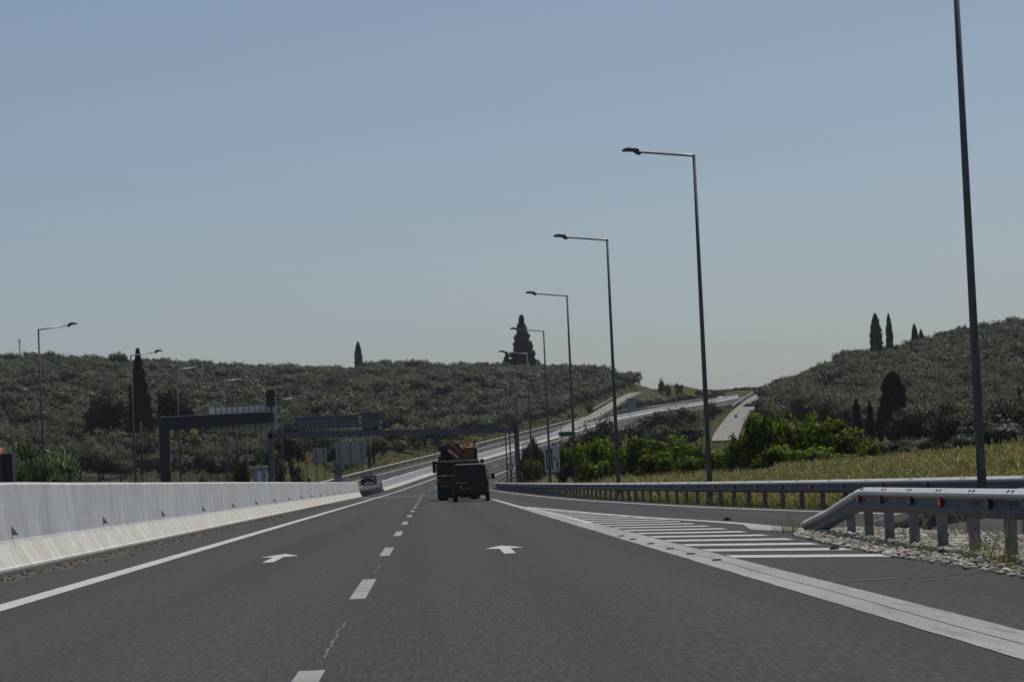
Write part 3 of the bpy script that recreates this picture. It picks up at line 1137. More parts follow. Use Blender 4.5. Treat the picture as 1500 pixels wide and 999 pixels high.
# back rail of the island, facing the slip road
bk = [(12.6, 12, 0), (10.2, 22, 0), (8.6, 29, 0), (7.75, 33.5, 0), (7.15, 37, 0), (6.8, 40, 0), (6.55, 43, 0)]
dense2 = []
for a, b in zip(bk, bk[1:]):
    for u in np.linspace(0, 1, 5)[:-1]:
        dense2.append(Vector(a).lerp(Vector(b), u))
dense2.append(Vector(bk[-1]))
def zc_bk(p): return float(np.interp(p.y, [0, 35, 39, 43], [.56, .56, .33, .03]))
guardrail('guardrail', 'rear guardrail of the gravel island behind the near rail, facing the slip road', dense2, -1, 2.0, zc_bk)
# removable steel rail closing the gap in the median
gp = [road_pt(y, -.32 + (.16 if y < 262 else 0)) for y in np.arange(256.5, 326, 6.0)]
def zc_gap(p): return .50
guardrail('median_gap_rail', 'low two tier steel rail closing the gap between the concrete barriers', gp, 1, 4.0, zc_gap, beams=(0.07, -.18, -.40), cat='guardrail')
# rail on the outer edge of the oncoming carriageway
op = [road_pt(y, -10.7) for y in np.arange(250, 1000, 8.0)]
guardrail('guardrail', 'pale guardrail along the outer edge of the oncoming carriageway climbing the hill', op, -1, 8.0, lambda p: .60)

# ------------------------------------------------------------------ gravel island
mb = MB()
ysq = np.linspace(-40, 46.2, 70)
vs, fs = [], []
for y in ysq:
    xa = float(np.interp(y, [-40, -20, 0, 20, 26, 32, 38, 44, 46.2], [12, 8.6, 6.2, 5.5, 5.42, 5.36, 5.42, 5.6, 5.85]))
    xb = max(xa + .02, (LX(y) - .22) if y < 45.5 else 6.2)
    for u in np.linspace(0, 1, 9):
        x = xa * (1 - u) + xb * u
        hgt = .012 + .10 * math.sin(math.pi * u) ** .6 * min(1, (46.4 - y) / 4) + random.uniform(-.01, .01)
        vs.append((x, y, hgt if 0 < u < 1 else .006))
for i in range(len(ysq) - 1):
    for k in range(8):
        fs.append([i * 9 + k, i * 9 + k + 1, i * 9 + k + 10, i * 9 + k + 9])
mb.add(vs, fs)
tag(mb.build('gravel_bed', M['gravelbed']), kind='structure')
# loose limestone chips
ico = [Vector(p).normalized() for p in ((0, .53, .85), (0, -.53, .85), (0, .53, -.85), (0, -.53, -.85), (.53, .85, 0), (-.53, .85, 0), (.53, -.85, 0), (-.53, -.85, 0), (.85, 0, .53), (.85, 0, -.53), (-.85, 0, .53), (-.85, 0, -.53))]
icf = [(0, 1, 8), (0, 10, 1), (0, 5, 10), (0, 4, 5), (0, 8, 4), (1, 6, 8), (1, 7, 6), (1, 10, 7), (2, 3, 11), (2, 9, 3), (2, 4, 9), (2, 5, 4), (2, 11, 5), (3, 9, 6), (3, 6, 7), (3, 7, 11), (4, 8, 9), (5, 11, 10), (6, 9, 8), (7, 10, 11)]
mb = MB()
for _ in range(7200):
    y = 46.0 - 24 * random.random() ** .9
    xa = float(np.interp(y, [20, 26, 32, 38, 44, 46.2], [5.5, 5.42, 5.36, 5.42, 5.6, 5.85]))
    xb = max(xa + .1, LX(y) - .22) if y < 45.5 else 6.2
    u = random.random()
    if random.random() < .12: u = random.uniform(-.06, .02)
    x = xa + (xb - xa) * u
    s = .010 + .036 * random.random() ** 2.5
    z = .012 + .10 * math.sin(math.pi * max(0, min(1, u))) ** .6 * min(1, (46.4 - y) / 4)
    R = Matrix.Rotation(random.uniform(0, 6.3), 3, 'Z') @ Matrix.Rotation(random.uniform(-.6, .6), 3, 'X')
    sc = (random.uniform(.8, 1.4), random.uniform(.7, 1.2), random.uniform(.5, .9))
    mb.add([R @ Vector((q.x * s * sc[0], q.y * s * sc[1], q.z * s * sc[2])) * random.uniform(.85, 1.15) + Vector((x, y, z + s * .12)) for q in ico], icf)
tag(mb.build('gravel', M['stone']), 'pale limestone chips scattered on the island under the near guardrail', 'gravel', kind='stuff')

# ------------------------------------------------------------------ service roads
for S, w, nm in zip(SRS, SRW, ('service_road', 'service_road')):
    mb = MB()
    vs, fs = [], []
    for i, p in enumerate(S):
        d = S[min(i + 1, len(S) - 1)] - S[max(i - 1, 0)]
        n = np.array([d[1], -d[0], 0]); n /= np.linalg.norm(n)
        for u, dz in ((-.5, -.6), (-.5, 0), (.5, 0), (.5, -.6)):
            q = p + n * u * w
            vs.append((q[0], q[1], q[2] + dz))
    for i in range(len(S) - 1):
        for k in range(3):
            fs.append([i * 4 + k, i * 4 + k + 1, i * 4 + k + 5, i * 4 + k + 4])
    mb.add(vs, fs)
    o = tag(mb.build(nm, M['asphalt_pale']), kind='structure')
    mb = MB()
    vs, fs = [], []
    for i, p in enumerate(S):
        d = S[min(i + 1, len(S) - 1)] - S[max(i - 1, 0)]
        n = np.array([d[1], -d[0], 0]); n /= np.linalg.norm(n)
        for u in (-.1, .1):
            q = p + n * u
            vs.append((q[0], q[1], q[2] + .015))
    mb.add(vs, [[2 * i, 2 * i + 1, 2 * i + 3, 2 * i + 2] for i in range(len(S) - 1)])
    mb.build('centre_line', M['paint_worn'], o)
def side_rail(S, w, sgn, i0, i1):
    out = []
    for i in range(i0, i1):
        d = S[min(i + 1, len(S) - 1)] - S[max(i - 1, 0)]
        n = np.array([d[1], -d[0], 0]); n /= np.linalg.norm(n)
        q = S[i] + n * sgn * (w * .5 + .5)
        out.append((q[0], q[1], q[2]))
    return out
guardrail('guardrail', 'tiny guardrail on the left edge of the upper part of the right service road', side_rail(SRS[0], SRW[0], -1, 34, 61), -1, 8, lambda p: .55)
guardrail('guardrail', 'tiny pale guardrail beside the left service road below the dry knoll', side_rail(SRS[1], SRW[1], -1, 26, 42), -1, 8, lambda p: .55)

# ------------------------------------------------------------------ street lamps
def make_lamp(h=11.0, arm_len=2.25, tilt=6.0):
    """arm towards -x"""
    root = empty('street_lamp', (0, 0, 0))
    mb = MB().tube([(0, 0, -.3), (0, 0, h * .5), (0, 0, h)], [.088, .068, .048], 12)
    mb.build('pole', M['pole'], root, smooth=True)
    mb = MB().box((0, 0, .02), (.36, .36, .04), bev=.01)
    for a, b in ((-.13, -.13), (.13, -.13), (.13, .13), (-.13, .13)):
        mb.tube([(a, b, .04), (a, b, .09)], .016, 6)
    mb.build('base_plate', M['galv_post'], root)
    MB().box((0, -.086, 1.0), (.09, .03, .4), bev=.01).build('service_door', M['pole'], root)
    t = math.radians(tilt)
    L = arm_len - .5
    e = Vector((-L * math.cos(t), 0, h - .03 + L * math.sin(t)))
    MB().tube([(.03, 0, h - .035), (-.1, 0, h - .02), tuple(e)], [.048, .042, .030], 10).build('arm', M['arm'], root, smooth=True)
    # luminaire: flattened housing, knuckle below its rear end
    d = Vector((-math.cos(t), 0, math.sin(t) * .6)).normalized()
    up = Vector((d.z, 0, -d.x))
    rings = []
    for s, w, hh, zo in ((-.02, .03, .03, .045), (.03, .085, .05, .055), (.12, .125, .070, .062), (.25, .145, .078, .062), (.38, .135, .066, .056), (.48, .10, .045, .040), (.535, .045, .02, .022)):
        ring = []
        for k in range(12):
            a = 2 * math.pi * k / 12
            zz = math.sin(a) * hh * 1.4
            if zz < 0: zz *= .55
            ring.append(e + d * s + up * (zo + zz) + Vector((0, math.cos(a) * w, 0)))
        rings.append(ring)
    lum = MB().loft(rings).build('luminaire', M['lum'], root, smooth=True)
    rings = []
    for s, r in ((-.07, .035), (-.02, .078), (.06, .084), (.14, .062), (.20, .02)):
        rings.append([e + d * s + Vector((0, math.cos(2 * math.pi * k / 10) * r, -.012 + s * .28 + math.sin(2 * math.pi * k / 10) * r)) for k in range(10)])
    MB().loft(rings).build('knuckle', M['lum'], lum, smooth=True)
    rings = []
    for s, w in ((.14, .05), (.2, .10), (.34, .10), (.42, .05)):
        rings.append([e + d * s + up * (.028 - .012 * (1 if k >= 4 else 0)) + Vector((0, (k % 4 - 1.5) / 1.5 * w * (1 if k < 4 else -1), 0)) for k in range(8)])
    MB().loft(rings).build('lens', M['lens'], lum)
    return root


RLAMP = [(1441, 52.0, None), (1041, 90, 226), (907, 120.8, 350), (844, 157, 432), (807, 193.7, 484), (781, 227, 517), (762, 262, 542), (750, 295, 560), (744, 322, 571)]
RN = ['nearest right street lamp, its arm cut off by the top edge',
      'second street lamp from the right edge, highest visible grey head against the sky',
      'third street lamp from the right edge on the right verge', 'fourth street lamp from the right edge, just right of the lane arrow sign',
      'fifth street lamp from the right edge, standing in front of the lane arrow sign', 'sixth street lamp from the right, its arm crossing the big dark fir on the ridge',
      'seventh street lamp from the right, just left of the gantry leg', 'second farthest street lamp on the right verge', 'farthest street lamp on the right verge, low in front of the olive hill']
lamp0 = make_lamp()
remember(lamp0)
first = True
for (px, Y, top), lb in zip(RLAMP, RN):
    o = lamp0 if first else copy_tree(lamp0)
    g = 0.0
    p = at(px, Y, g)
    if top is not None:
        h = zat(px, top, Y)
        p = at(px, Y, 0)
        p.z = h - 11.0
    else:
        p.z = .05
    o.location = p
    o.rotation_euler.z = 0
    tag(o, lb, 'street lamp', 'street lamps on the right verge')
    first = False
LLAMP = [(66, 166, 482), (200, 203, 520), (266, 230, 541), (334, 258, 558), (386, 290, 573), (417, 316, 585)]
LN = ['leftmost street lamp, standing behind the barrier beside the light green bush', 'second street lamp from the left, in front of the tall dark conifer', 'third street lamp from the left, its pole crossing the cantilever gantry beam',
      'fourth street lamp from the left, rising behind the ribbed sign back', 'fifth street lamp from the left, its head beside the small dark panel', 'farthest and lowest of the left street lamps, in front of the olive hill']
for (px, Y, top), lb in zip(LLAMP, LN):
    o = copy_tree(lamp0)
    p = at(px, Y, 0.5)
    p.z = zat(px, top, Y) - 11.0
    o.location = p
    o.rotation_euler.z = math.pi
    tag(o, lb, 'street lamp', 'street lamps on the left verge')

# ------------------------------------------------------------------ gantries
Y1 = 212.0
p = at(245, Y1, 0.4)
root = empty('cantilever_gantry', p)
tag(root, 'dark cantilever sign gantry on one thick leg, seen from behind on the left', 'sign gantry')
zb0, zb1 = zat(245, 611, Y1), zat(401, 603.5, Y1)
x0, x1 = at(237, Y1, zb0).x, at(401, Y1, zb1).x
MB().box((p.x + .0, Y1, (zb0 - .3) / 2 - .1), (.74, .8, zb0 + .3 - .2), bev=.05).build('column', M['gantry'], root, world=True)
mb = MB()
mb.loft([[(x0, Y1 - .42, zb0 - .98), (x0, Y1 + .42, zb0 - .98), (x0, Y1 + .42, zb0), (x0, Y1 - .42, zb0)],
         [(x1, Y1 - .32, zb1 - .70), (x1, Y1 + .32, zb1 - .70), (x1, Y1 + .32, zb1), (x1, Y1 - .32, zb1)]])
mb.build('boom', M['gantry'], root, world=True)
mb = MB()
mb.loft([[(x0 - .05, Y1 - .45, zb0 + .005), (x0 - .05, Y1 + .45, zb0 + .005), (x0 - .05, Y1 + .45, zb0 + .045), (x0 - .05, Y1 - .45, zb0 + .045)],
         [(x1, Y1 - .35, zb1 + .005), (x1, Y1 + .35, zb1 + .005), (x1, Y1 + .35, zb1 + .045), (x1, Y1 - .35, zb1 + .045)]])
mb.build('boom_cap', M['alu'], root, world=True)
sx0, sx1 = at(307, Y1, 6).x, at(406, Y1, 6).x
st0, sb0 = zat(307, 598, Y1), zat(308, 631.5, Y1)
st1, sb1 = zat(405, 592.5, Y1), zat(406, 627, Y1)
sg = MB()
ys_ = Y1 + .62
sg.loft([[(sx0, ys_, sb0), (sx0, ys_ + .05, sb0), (sx0, ys_ + .05, st0), (sx0, ys_, st0)], [(sx1, ys_, sb1), (sx1, ys_ + .05, sb1), (sx1, ys_ + .05, st1), (sx1, ys_, st1)]])
for k in range(1, 12):      # extruded plank joints
    u = k / 12
    za, zb_ = sb0 + (st0 - sb0) * u, sb1 + (st1 - sb1) * u
    sg.loft([[(sx0, ys_ - .012, za - .01), (sx0, ys_ - .001, za - .01), (sx0, ys_ - .001, za + .01), (sx0, ys_ - .012, za + .01)], [(sx1, ys_ - .012, zb_ - .01), (sx1, ys_ - .001, zb_ - .01), (sx1, ys_ - .001, zb_ + .01), (sx1, ys_ - .012, zb_ + .01)]], 1)
sgo = sg.build('sign_panel', [M['alu'], M['alu_bar']], root, world=True)
for k in range(11):
    u = .085 + k * .0835
    x = sx0 + (sx1 - sx0) * u
    MB().box((x, ys_ - .07, (sb0 + (sb1 - sb0) * u + st0 + (st1 - st0) * u) / 2), (.055, .1, (st0 - sb0) + .05)).build('stiffener', M['alu_bar'], sgo, world=True)
a, b = unproj(390, 595, Y1), unproj(402, 570, Y1)
mb = MB().box(((a.x + b.x) / 2, Y1 + .4, (a.z + b.z) / 2), (.62, .25, b.z - a.z), bev=.03)
pn = mb.build('signal_panel', M['gantry'], root, world=True)
MB().tube([((a.x + b.x) / 2, Y1 + .2, a.z - .8), ((a.x + b.x) / 2, Y1 + .2, b.z - .1)], .04, 8).build('bracket', M['gantry'], pn, world=True)
MB().box((p.x, Y1, .38 - .3), (1.5, 1.5, .5), bev=.03).build('footing', M['concrete'], root, world=True)

Y2 = 306.0
zl, zr = zat(396, 634, Y2), zat(757, 625.5, Y2)
xl, xr = at(396, Y2, zl).x, at(757, Y2, 5).x
root = empty('portal_gantry', (xl, Y2, gz(xl, Y2)))
tag(root, 'wide grey portal gantry spanning the motorway with dark message boards seen from behind', 'sign gantry')
for x, z in ((xl, zl), (xr, zr)):
    MB().box((x, Y2, z / 2 - .5), (.52, .6, z + .95), bev=.04).build('leg', M['gantry2'], root, world=True)
mb = MB().loft([[(xl - .26, Y2 - .3, zl - .6), (xl - .26, Y2 + .3, zl - .6), (xl - .26, Y2 + .3, zl), (xl - .26, Y2 - .3, zl)], [(xr + .26, Y2 - .3, zr - .58), (xr + .26, Y2 + .3, zr - .58), (xr + .26, Y2 + .3, zr), (xr + .26, Y2 - .3, zr)]])
mb.build('beam', M['gantry2'], root, world=True)


def zline(x): return zl + (zr - zl) * (x - xl) / (xr - xl)


def board(px0, py0, px1, py1, name, mat, dy=.7, th=.35):
    a, b = unproj(px0, py1, Y2), unproj(px1, py0, Y2)
    return MB().box(((a.x + b.x) / 2, Y2 + dy, (a.z + b.z) / 2), (b.x - a.x, th, b.z - a.z), bev=.03), a, b


mb, a, b = board(432.5, 606.5, 525, 629.5, 'v', None)
v1 = mb.build('message_board', M['vms'], root, world=True)
for k in range(1, 9):
    x = a.x + (b.x - a.x) * k / 9
    MB().box((x, Y2 + .7 - .18, (a.z + b.z) / 2), (.03, .02, b.z - a.z - .1)).build('panel_joint', M['gantry'], v1, world=True)
mb, a, b = board(529.5, 602.8, 556, 624.3, 'v', None)
v2 = mb.build('message_board', M['vms'], root, world=True)
MB().box(((a.x + b.x) / 2, Y2 + .7, b.z + .025), (b.x - a.x, .38, .04)).build('top_edge', M['alu'], v2, world=True)
for k in range(1, 4):
    x = a.x + (b.x - a.x) * k / 4
    MB().box((x, Y2 + .7 - .18, (a.z + b.z) / 2), (.03, .02, b.z - a.z - .1)).build('panel_joint', M['gantry'], v2, world=True)
mb, a, b = board(531, 624.6, 554, 631.5, 'v', None)
mb.build('equipment_box', M['black'], root, world=True)
# walkway rails
ra, rb = at(402, Y2, 6.5).x, at(569, Y2, 6.5).x
wk = MB().box(((ra + rb) / 2, Y2, zline((ra + rb) / 2) + .06), (rb - ra, .75, .05)).build('walkway', M['alu_bar'], root, world=True)
for i, h in enumerate((.38, .72, 1.05)):
    MB().tube([(ra, Y2 - .38, zline(ra) + h), (rb, Y2 - .38, zline(rb) + h)], .014, 6).build('handrail', M['arm'], wk, world=True)
mb = MB()
for k in range(14):
    x = ra + (rb - ra) * k / 13
    mb.tube([(x, Y2 - .38, zline(x) + .0), (x, Y2 - .38, zline(x) + 1.06)], .02, 6)
mb.build('rail_uprights', M['arm'], wk, world=True)
for px in (424.5, 564):
    x = at(px, Y2, 6.6).x
    z = zline(x) + .62
    bx = MB().box((x, Y2 + .1, z), (.62, .3, .78), bev=.03).build('lane_signal', M['black'], root, world=True)
    for q in (-.22, 0, .22):
        MB().box((x, Y2 - .07, z + q), (.7, .05, .04)).build('louvre', M['gantry2'], bx, world=True)

# ------------------------------------------------------------------ roadside sign backs
def board_on_posts(px0, py0, px1, py1, Y, nposts, label, mat='alu', name='sign_board', deep=True):
    a, b = unproj(px0, py1, Y), unproj(px1, py0, Y)
    g = gz((a.x + b.x) / 2, Y)
    root = empty(name, ((a.x + b.x) / 2, Y, g))
    tag(root, label, 'road sign')
    p_ = MB().box(((a.x + b.x) / 2, Y + .12, (a.z + b.z) / 2), (b.x - a.x, .05, b.z - a.z), bev=.012).build('panel', M[mat], root, world=True)
    mbq = MB()
    for k in range(1, 5):
        z = a.z + (b.z - a.z) * k / 5
        mbq.box(((a.x + b.x) / 2, Y + .085, z), (b.x - a.x - .04, .02, .03))
    mbq.build('rib', M['alu'], p_, world=True)
    for k in range(nposts):
        x = a.x + (b.x - a.x) * ((k + .35) / (nposts - .3) if nposts > 1 else .5)
        MB().box((x, Y, (b.z + g - 1) / 2), (.11, .14, b.z - g + 1.0), bev=.01).build('post', M['alu_bar'], root, world=True)
    return root


board_on_posts(492.5, 645.5, 535, 681, 398, 3, 'large pale sign board seen from behind on three posts left of the oncoming lanes', 'board_grey')
board_on_posts(459.5, 655.5, 478, 680.5, 372, 2, 'smaller pale sign board seen from behind on two posts left of the large board', 'board_grey')
# orange sign
Y = 345
c = unproj(449, 676, Y)
root = empty('warning_sign', (c.x, Y, gz(c.x, Y)))
tag(root, 'small orange warning sign on a thin post in front of the bushes', 'road sign')
MB().prism([(c.x - .36, c.z - .3), (c.x + .36, c.z - .3), (c.x, c.z + .36)], 'y', Y - .02, Y).build('panel', M['orange'], root, world=True)
MB().tube([(c.x, Y + .04, gz(c.x, Y) - .2), (c.x, Y + .04, c.z + .2)], .035, 8).build('post', M['alu_bar'], root, world=True)
# blue sign
Y = 560
c = unproj(557, 657, Y)
root = empty('round_blue_sign', (c.x, Y, gz(c.x, Y)))
tag(root, 'small blue round sign far off beyond the oncoming lanes', 'road sign')
MB().tube([(c.x, Y, c.z), (c.x, Y + .03, c.z)], .45, 18).build('disc', M['blue_sign'], root, world=True)
MB().tube([(c.x, Y + .06, gz(c.x, Y) - .3), (c.x, Y + .06, c.z + .2)], .05, 8).build('post', M['alu_bar'], root, world=True)
# cabinet
a, b = unproj(490, 696, 362), unproj(500, 677, 362)
root = empty('utility_cabinet', ((a.x + b.x) / 2, 362, gz(a.x, 362)))
tag(root, 'grey utility cabinet standing just below the large pale sign board', 'cabinet')
MB().box(((a.x + b.x) / 2, 362, (a.z + b.z) / 2), (b.x - a.x, .6, b.z - a.z), bev=.03).build('housing', M['alu_bar'], root, world=True)
MB().box(((a.x + b.x) / 2, 361.67, (a.z + b.z) / 2), (b.x - a.x - .12, .04, b.z - a.z - .2)).build('door', M['gantry2'], root, world=True)
for s in (-1, 1):
    MB().box(((a.x + b.x) / 2 + s * .62, 362, a.z + .5), (.3, .4, .35), bev=.02).build('side_box', M['black'], root, world=True)
MB().box(((a.x + b.x) / 2, 362, a.z - .5), (b.x - a.x + .1, .7, 1.0)).build('plinth', M['concrete'], root, world=True)
# white kiosk
Y = 262
a, b = unproj(372, 708, Y), unproj(390, 684, Y)
root = empty('white_kiosk', ((a.x + b.x) / 2, Y, a.z))
tag(root, 'small white concrete hut half hidden behind the barrier left of the portal gantry leg', 'hut')
MB().box(((a.x + b.x) / 2, Y + .6, (a.z + b.z) / 2 - .5), (b.x - a.x, 1.6, b.z - a.z + 1.0), bev=.03).build('wall', M['concrete'], root, world=True)
MB().box(((a.x + b.x) / 2, Y + .6, b.z + .05), (b.x - a.x + .16, 1.8, .10), bev=.02).build('roof', M['white'], root, world=True)
MB().box(((a.x + b.x) / 2 - .05, Y - .215, a.z + .45), (.42, .03, 1.3)).build('door', M['alu'], root, world=True)
# dark hut at the left edge
Y = 150
a, b = unproj(-40, 712, Y), unproj(18, 664, Y)
root = empty('roadside_hut', ((a.x + b.x) / 2, Y, a.z))
tag(root, 'dark hut with an orange tiled roof cut off by the left edge of the photo', 'hut')
MB().box(((a.x + b.x) / 2, Y + .8, (a.z + b.z) / 2 - .4), (b.x - a.x, 1.8, b.z - a.z + .8), bev=.02).build('wall', M['hut'], root, world=True)
rf_ = MB().prism([(Y - .35, b.z), (Y + 1.95, b.z), (Y + .8, b.z + .34)], 'x', a.x - .15, a.x + (b.x - a.x) * .74).build('roof', M['roof_tile'], root, world=True)
MB().box((unproj(2, 690, Y).x, Y - .16, (a.z + b.z) / 2 - .2), (.09, .08, b.z - a.z + .3)).build('corner_post', M['alu_bar'], root, world=True)
MB().box((unproj(-12, 690, Y).x, Y - .11, a.z + .9), (.7, .03, .6)).build('shutter', M['gantry2'], root, world=True)

# ------------------------------------------------------------------ signs on the right
Y = 216
a, b = unproj(798.5, 692, Y), unproj(819, 653.5, Y)
root = empty('lane_sign', ((a.x + b.x) / 2, Y, 0))
tag(root, 'white lane sign with two straight black arrows and one merging arrow among the bushes', 'road sign')
cx = (a.x + b.x) / 2; w = b.x - a.x; h = b.z - a.z; zc = (a.z + b.z) / 2
pn = MB().box((cx, Y, zc), (w, .05, h), bev=.01).build('panel', M['white'], root, world=True)
def arr(x, z0, z1, bend=False):
    mb = MB()
    if not bend:
        mb.prism([(x - .05, z0), (x + .05, z0), (x + .05, z1 - .16), (x - .05, z1 - .16)], 'y', Y - .032, Y - .027)
        mb.prism([(x - .13, z1 - .22), (x + .13, z1 - .22), (x, z1)], 'y', Y - .033, Y - .028)
    else:
        mb.prism([(x - .05, z0), (x + .05, z0), (x + .05, z1 - .30), (x - .05, z1 - .33)], 'y', Y - .032, Y - .027)
        mb.prism([(x + .05, z1 - .32), (x + .05, z1 - .27), (x - .19, z1 - .03), (x - .22, z1 - .12)], 'y', Y - .033, Y - .028)
        mb.prism([(x - .15, z1 - .02), (x - .20, z1 - .17), (x - .30, z1 + .02)], 'y', Y - .034, Y - .029)
    return mb.build('arrow', M['sign_black'], pn, world=True)
arr(cx - w * .34, zc - h * .40, zc + h * .40)
arr(cx - w * .02, zc - h * .40, zc + h * .43)
arr(cx + w * .33, zc - h * .38, zc + h * .08, True)
for s in (-.3, .3):
    MB().tube([(cx + s * w, Y + .07, -.3), (cx + s * w, Y + .07, b.z - .1)], .035, 8).build('post', M['galv_post'], root, world=True)
Y = 250
c = unproj(747.5, 683.5, Y)
root = empty('round_sign', (c.x, Y, 0))
tag(root, 'round grey and black end of restriction sign beside the far lamp posts', 'road sign')
MB().tube([(c.x, Y, c.z), (c.x, Y + .03, c.z)], .30, 24).build('disc', M['alu'], root, world=True)
mb = MB()
mb.loft([[(c.x + r * math.cos(t), yy, c.z + r * math.sin(t)) for (r, yy) in ((.30, Y - .012), (.30, Y - .002), (.225, Y - .002), (.225, Y - .012))] for t in np.linspace(0, 2 * math.pi, 25)], cap=False)
mb.build('rim', M['black'], root, world=True)
mb = MB()
for s in (-.09, .0, .09):
    R = Matrix.Rotation(math.radians(-45), 3, 'Y')
    mb2 = MB().box((0, 0, 0), (.40, .008, .03))
    mb.add([R @ Vector(q) + Vector((c.x + s, Y - .006, c.z + s)) for q in mb2.v], mb2.f)
mb.build('diagonal_bars', M['sign_black'], root, world=True)
MB().tube([(c.x, Y + .06, -.3), (c.x, Y + .06, c.z + .25)], .035, 8).build('post', M['galv_post'], root, world=True)
Y = 250
c = unproj(766.5, 702, Y)
o = MB().box((0, 0, .3), (.34, .2, .6), bev=.03).box((0, -.105, .36), (.26, .02, .4), 0).box((0, 0, .63), (.38, .24, .06), 0, bev=.02).build('roadside_box', M['teal'], loc=(c.x, Y, c.z - .45))
tag(o, 'small teal box in the dry grass behind the guardrail beside the gantry leg', 'box')
Y = 335
a, b = unproj(818.5, 639, Y), unproj(838, 632, Y)
root = empty('green_sign', ((a.x + b.x) / 2, Y, gz(a.x, Y)))
tag(root, 'green direction sign poking out above the bushes in front of the road', 'road sign')
pn = MB().box(((a.x + b.x) / 2, Y, (a.z + b.z) / 2), (b.x - a.x, .06, b.z - a.z), bev=.01).build('panel', M['green_sign'], root, world=True)
for s in (.2, .8):
    x = a.x + (b.x - a.x) * s
    MB().tube([(x, Y + .08, gz(x, Y) - .3), (x, Y + .08, b.z + .9 * (s < .5))], .05, 8).build('post', M['galv_post'], root, world=True)

# ------------------------------------------------------------------ utility poles
def upole(px, pytop, pybot, Y, label, lean=0.0, cross=0, r=.11):
    top = unproj(px, pytop, Y)
    bz = min(zat(px, pybot, Y), gz(top.x, Y))
    h = top.z - bz
    root = empty('utility_pole', (top.x, Y, bz))
    tag(root, label, 'utility pole')
    MB().tube([(-lean * h, 0, -.4), (0, 0, h)], [r * 1.25, r * .8], 8).build('pole', M['wood_pole'], root, smooth=True)
    for k in range(cross):
        z = h - .25 - .75 * k
        bar = MB().box((0, .1, z), (1.5 - .3 * k, .1, .1)).build('crossarm', M['wood_pole'], root)
        mb = MB()
        for s in (-.65, -.3, .3, .65):
            mb.tube([(s * (1 - .2 * k), .1, z + .05), (s * (1 - .2 * k), .1, z + .22)], [.05, .035], 8)
        mb.build('insulator', M['truck_grey'], bar)
    if cross == 0:
        MB().tube([(0, 0, h), (0, 0, h + .12)], [.05, .02], 8).build('insulator', M['truck_grey'], root)
    return root


upole(17, 622, 656, 330, 'short dark wooden pole above the left hut in front of the olives', -.04)
upole(97, 632, 662, 420, 'faint wooden pole with one crossarm among the olive trees above the light green bush', 0, 1)
upole(206, 617, 704, 300, 'dark wooden pole just right of the second left street lamp')
upole(346.5, 630, 690, 270, 'dark thin pole under the ribbed sign back, left one of the pair')
upole(359.5, 640, 690, 290, 'dark thin pole under the ribbed sign back, right one of the pair')
upole(541.5, 643, 694, 420, 'leaning dark wooden pole right of the large pale sign board', .05, 0, .22)
upole(28.5, 497, 522, 930, 'utility pole with crossarms standing on the skyline at the far left', 0, 2, .17)
upole(1309.5, 606, 660, 360, 'thin dark pole at the foot of the right hill beside the poplar', 0, 1, .08)

# ------------------------------------------------------------------ picket fence on the left
root = empty('post_fence', at(110, 190, 1.0))
tag(root, 'row of short pale fence posts with wires in the dry grass behind the barrier', 'fence')
pp = []
for k in range(76):
    Y = 178 + k * 2.1
    x = -24.3 + (Y - 178) * .012
    g = gz(x, Y)
    zt = 1.08 + (706 - ROLL * (VPX + x * F / Y - VPX) - 693.5) * Y / F
    pp.append((x, Y, g, zt))
    MB().box((x, Y, (g - .2 + zt) / 2), (.085, .085, zt - g + .2), bev=.012).build('post', M['fence'], root, world=True)
for q in (.35, .62, .9):
    MB().tube([(x - .05, Y, g + (zt - g) * q) for x, Y, g, zt in pp], .008, 4).build('wire', M['fence'], root, world=True)

# ------------------------------------------------------------------ vehicles
def rrect(w, z0, z1, y, r, wt=None, n=4):
    """rounded cross-section in xz at distance y; wt = half width at the top"""
    wt = w if wt is None else wt
    pts = []
    def corner(cx, cz, a0, rr):
        for k in range(n + 1):
            a = a0 + math.pi / 2 * k / n
            pts.append((cx + rr * math.cos(a), y, cz + rr * math.sin(a)))
    corner(w - r * .6, z0 + r * .6, -math.pi / 2, r * .6)
    corner(wt - r, z1 - r, 0, r)
    corner(-wt + r, z1 - r, math.pi / 2, r)
    corner(-w + r * .6, z0 + r * .6, math.pi, r * .6)
    return pts


def wheel_part(root, c, r, w, name='wheel'):
    t = MB().wheel((0, 0, 0), r, w).build(name, M['rubber'], root)
    t.location = c
    MB().wheel((0, 0, 0), r * .62, w * .8, inner=[(-w * .36, .02), (-w * .42, r * .3), (-w * .44, r * .62), (w * .44, r * .62), (w * .42, r * .3), (w * .36, .02)]).build('rim', M['alu'], t)


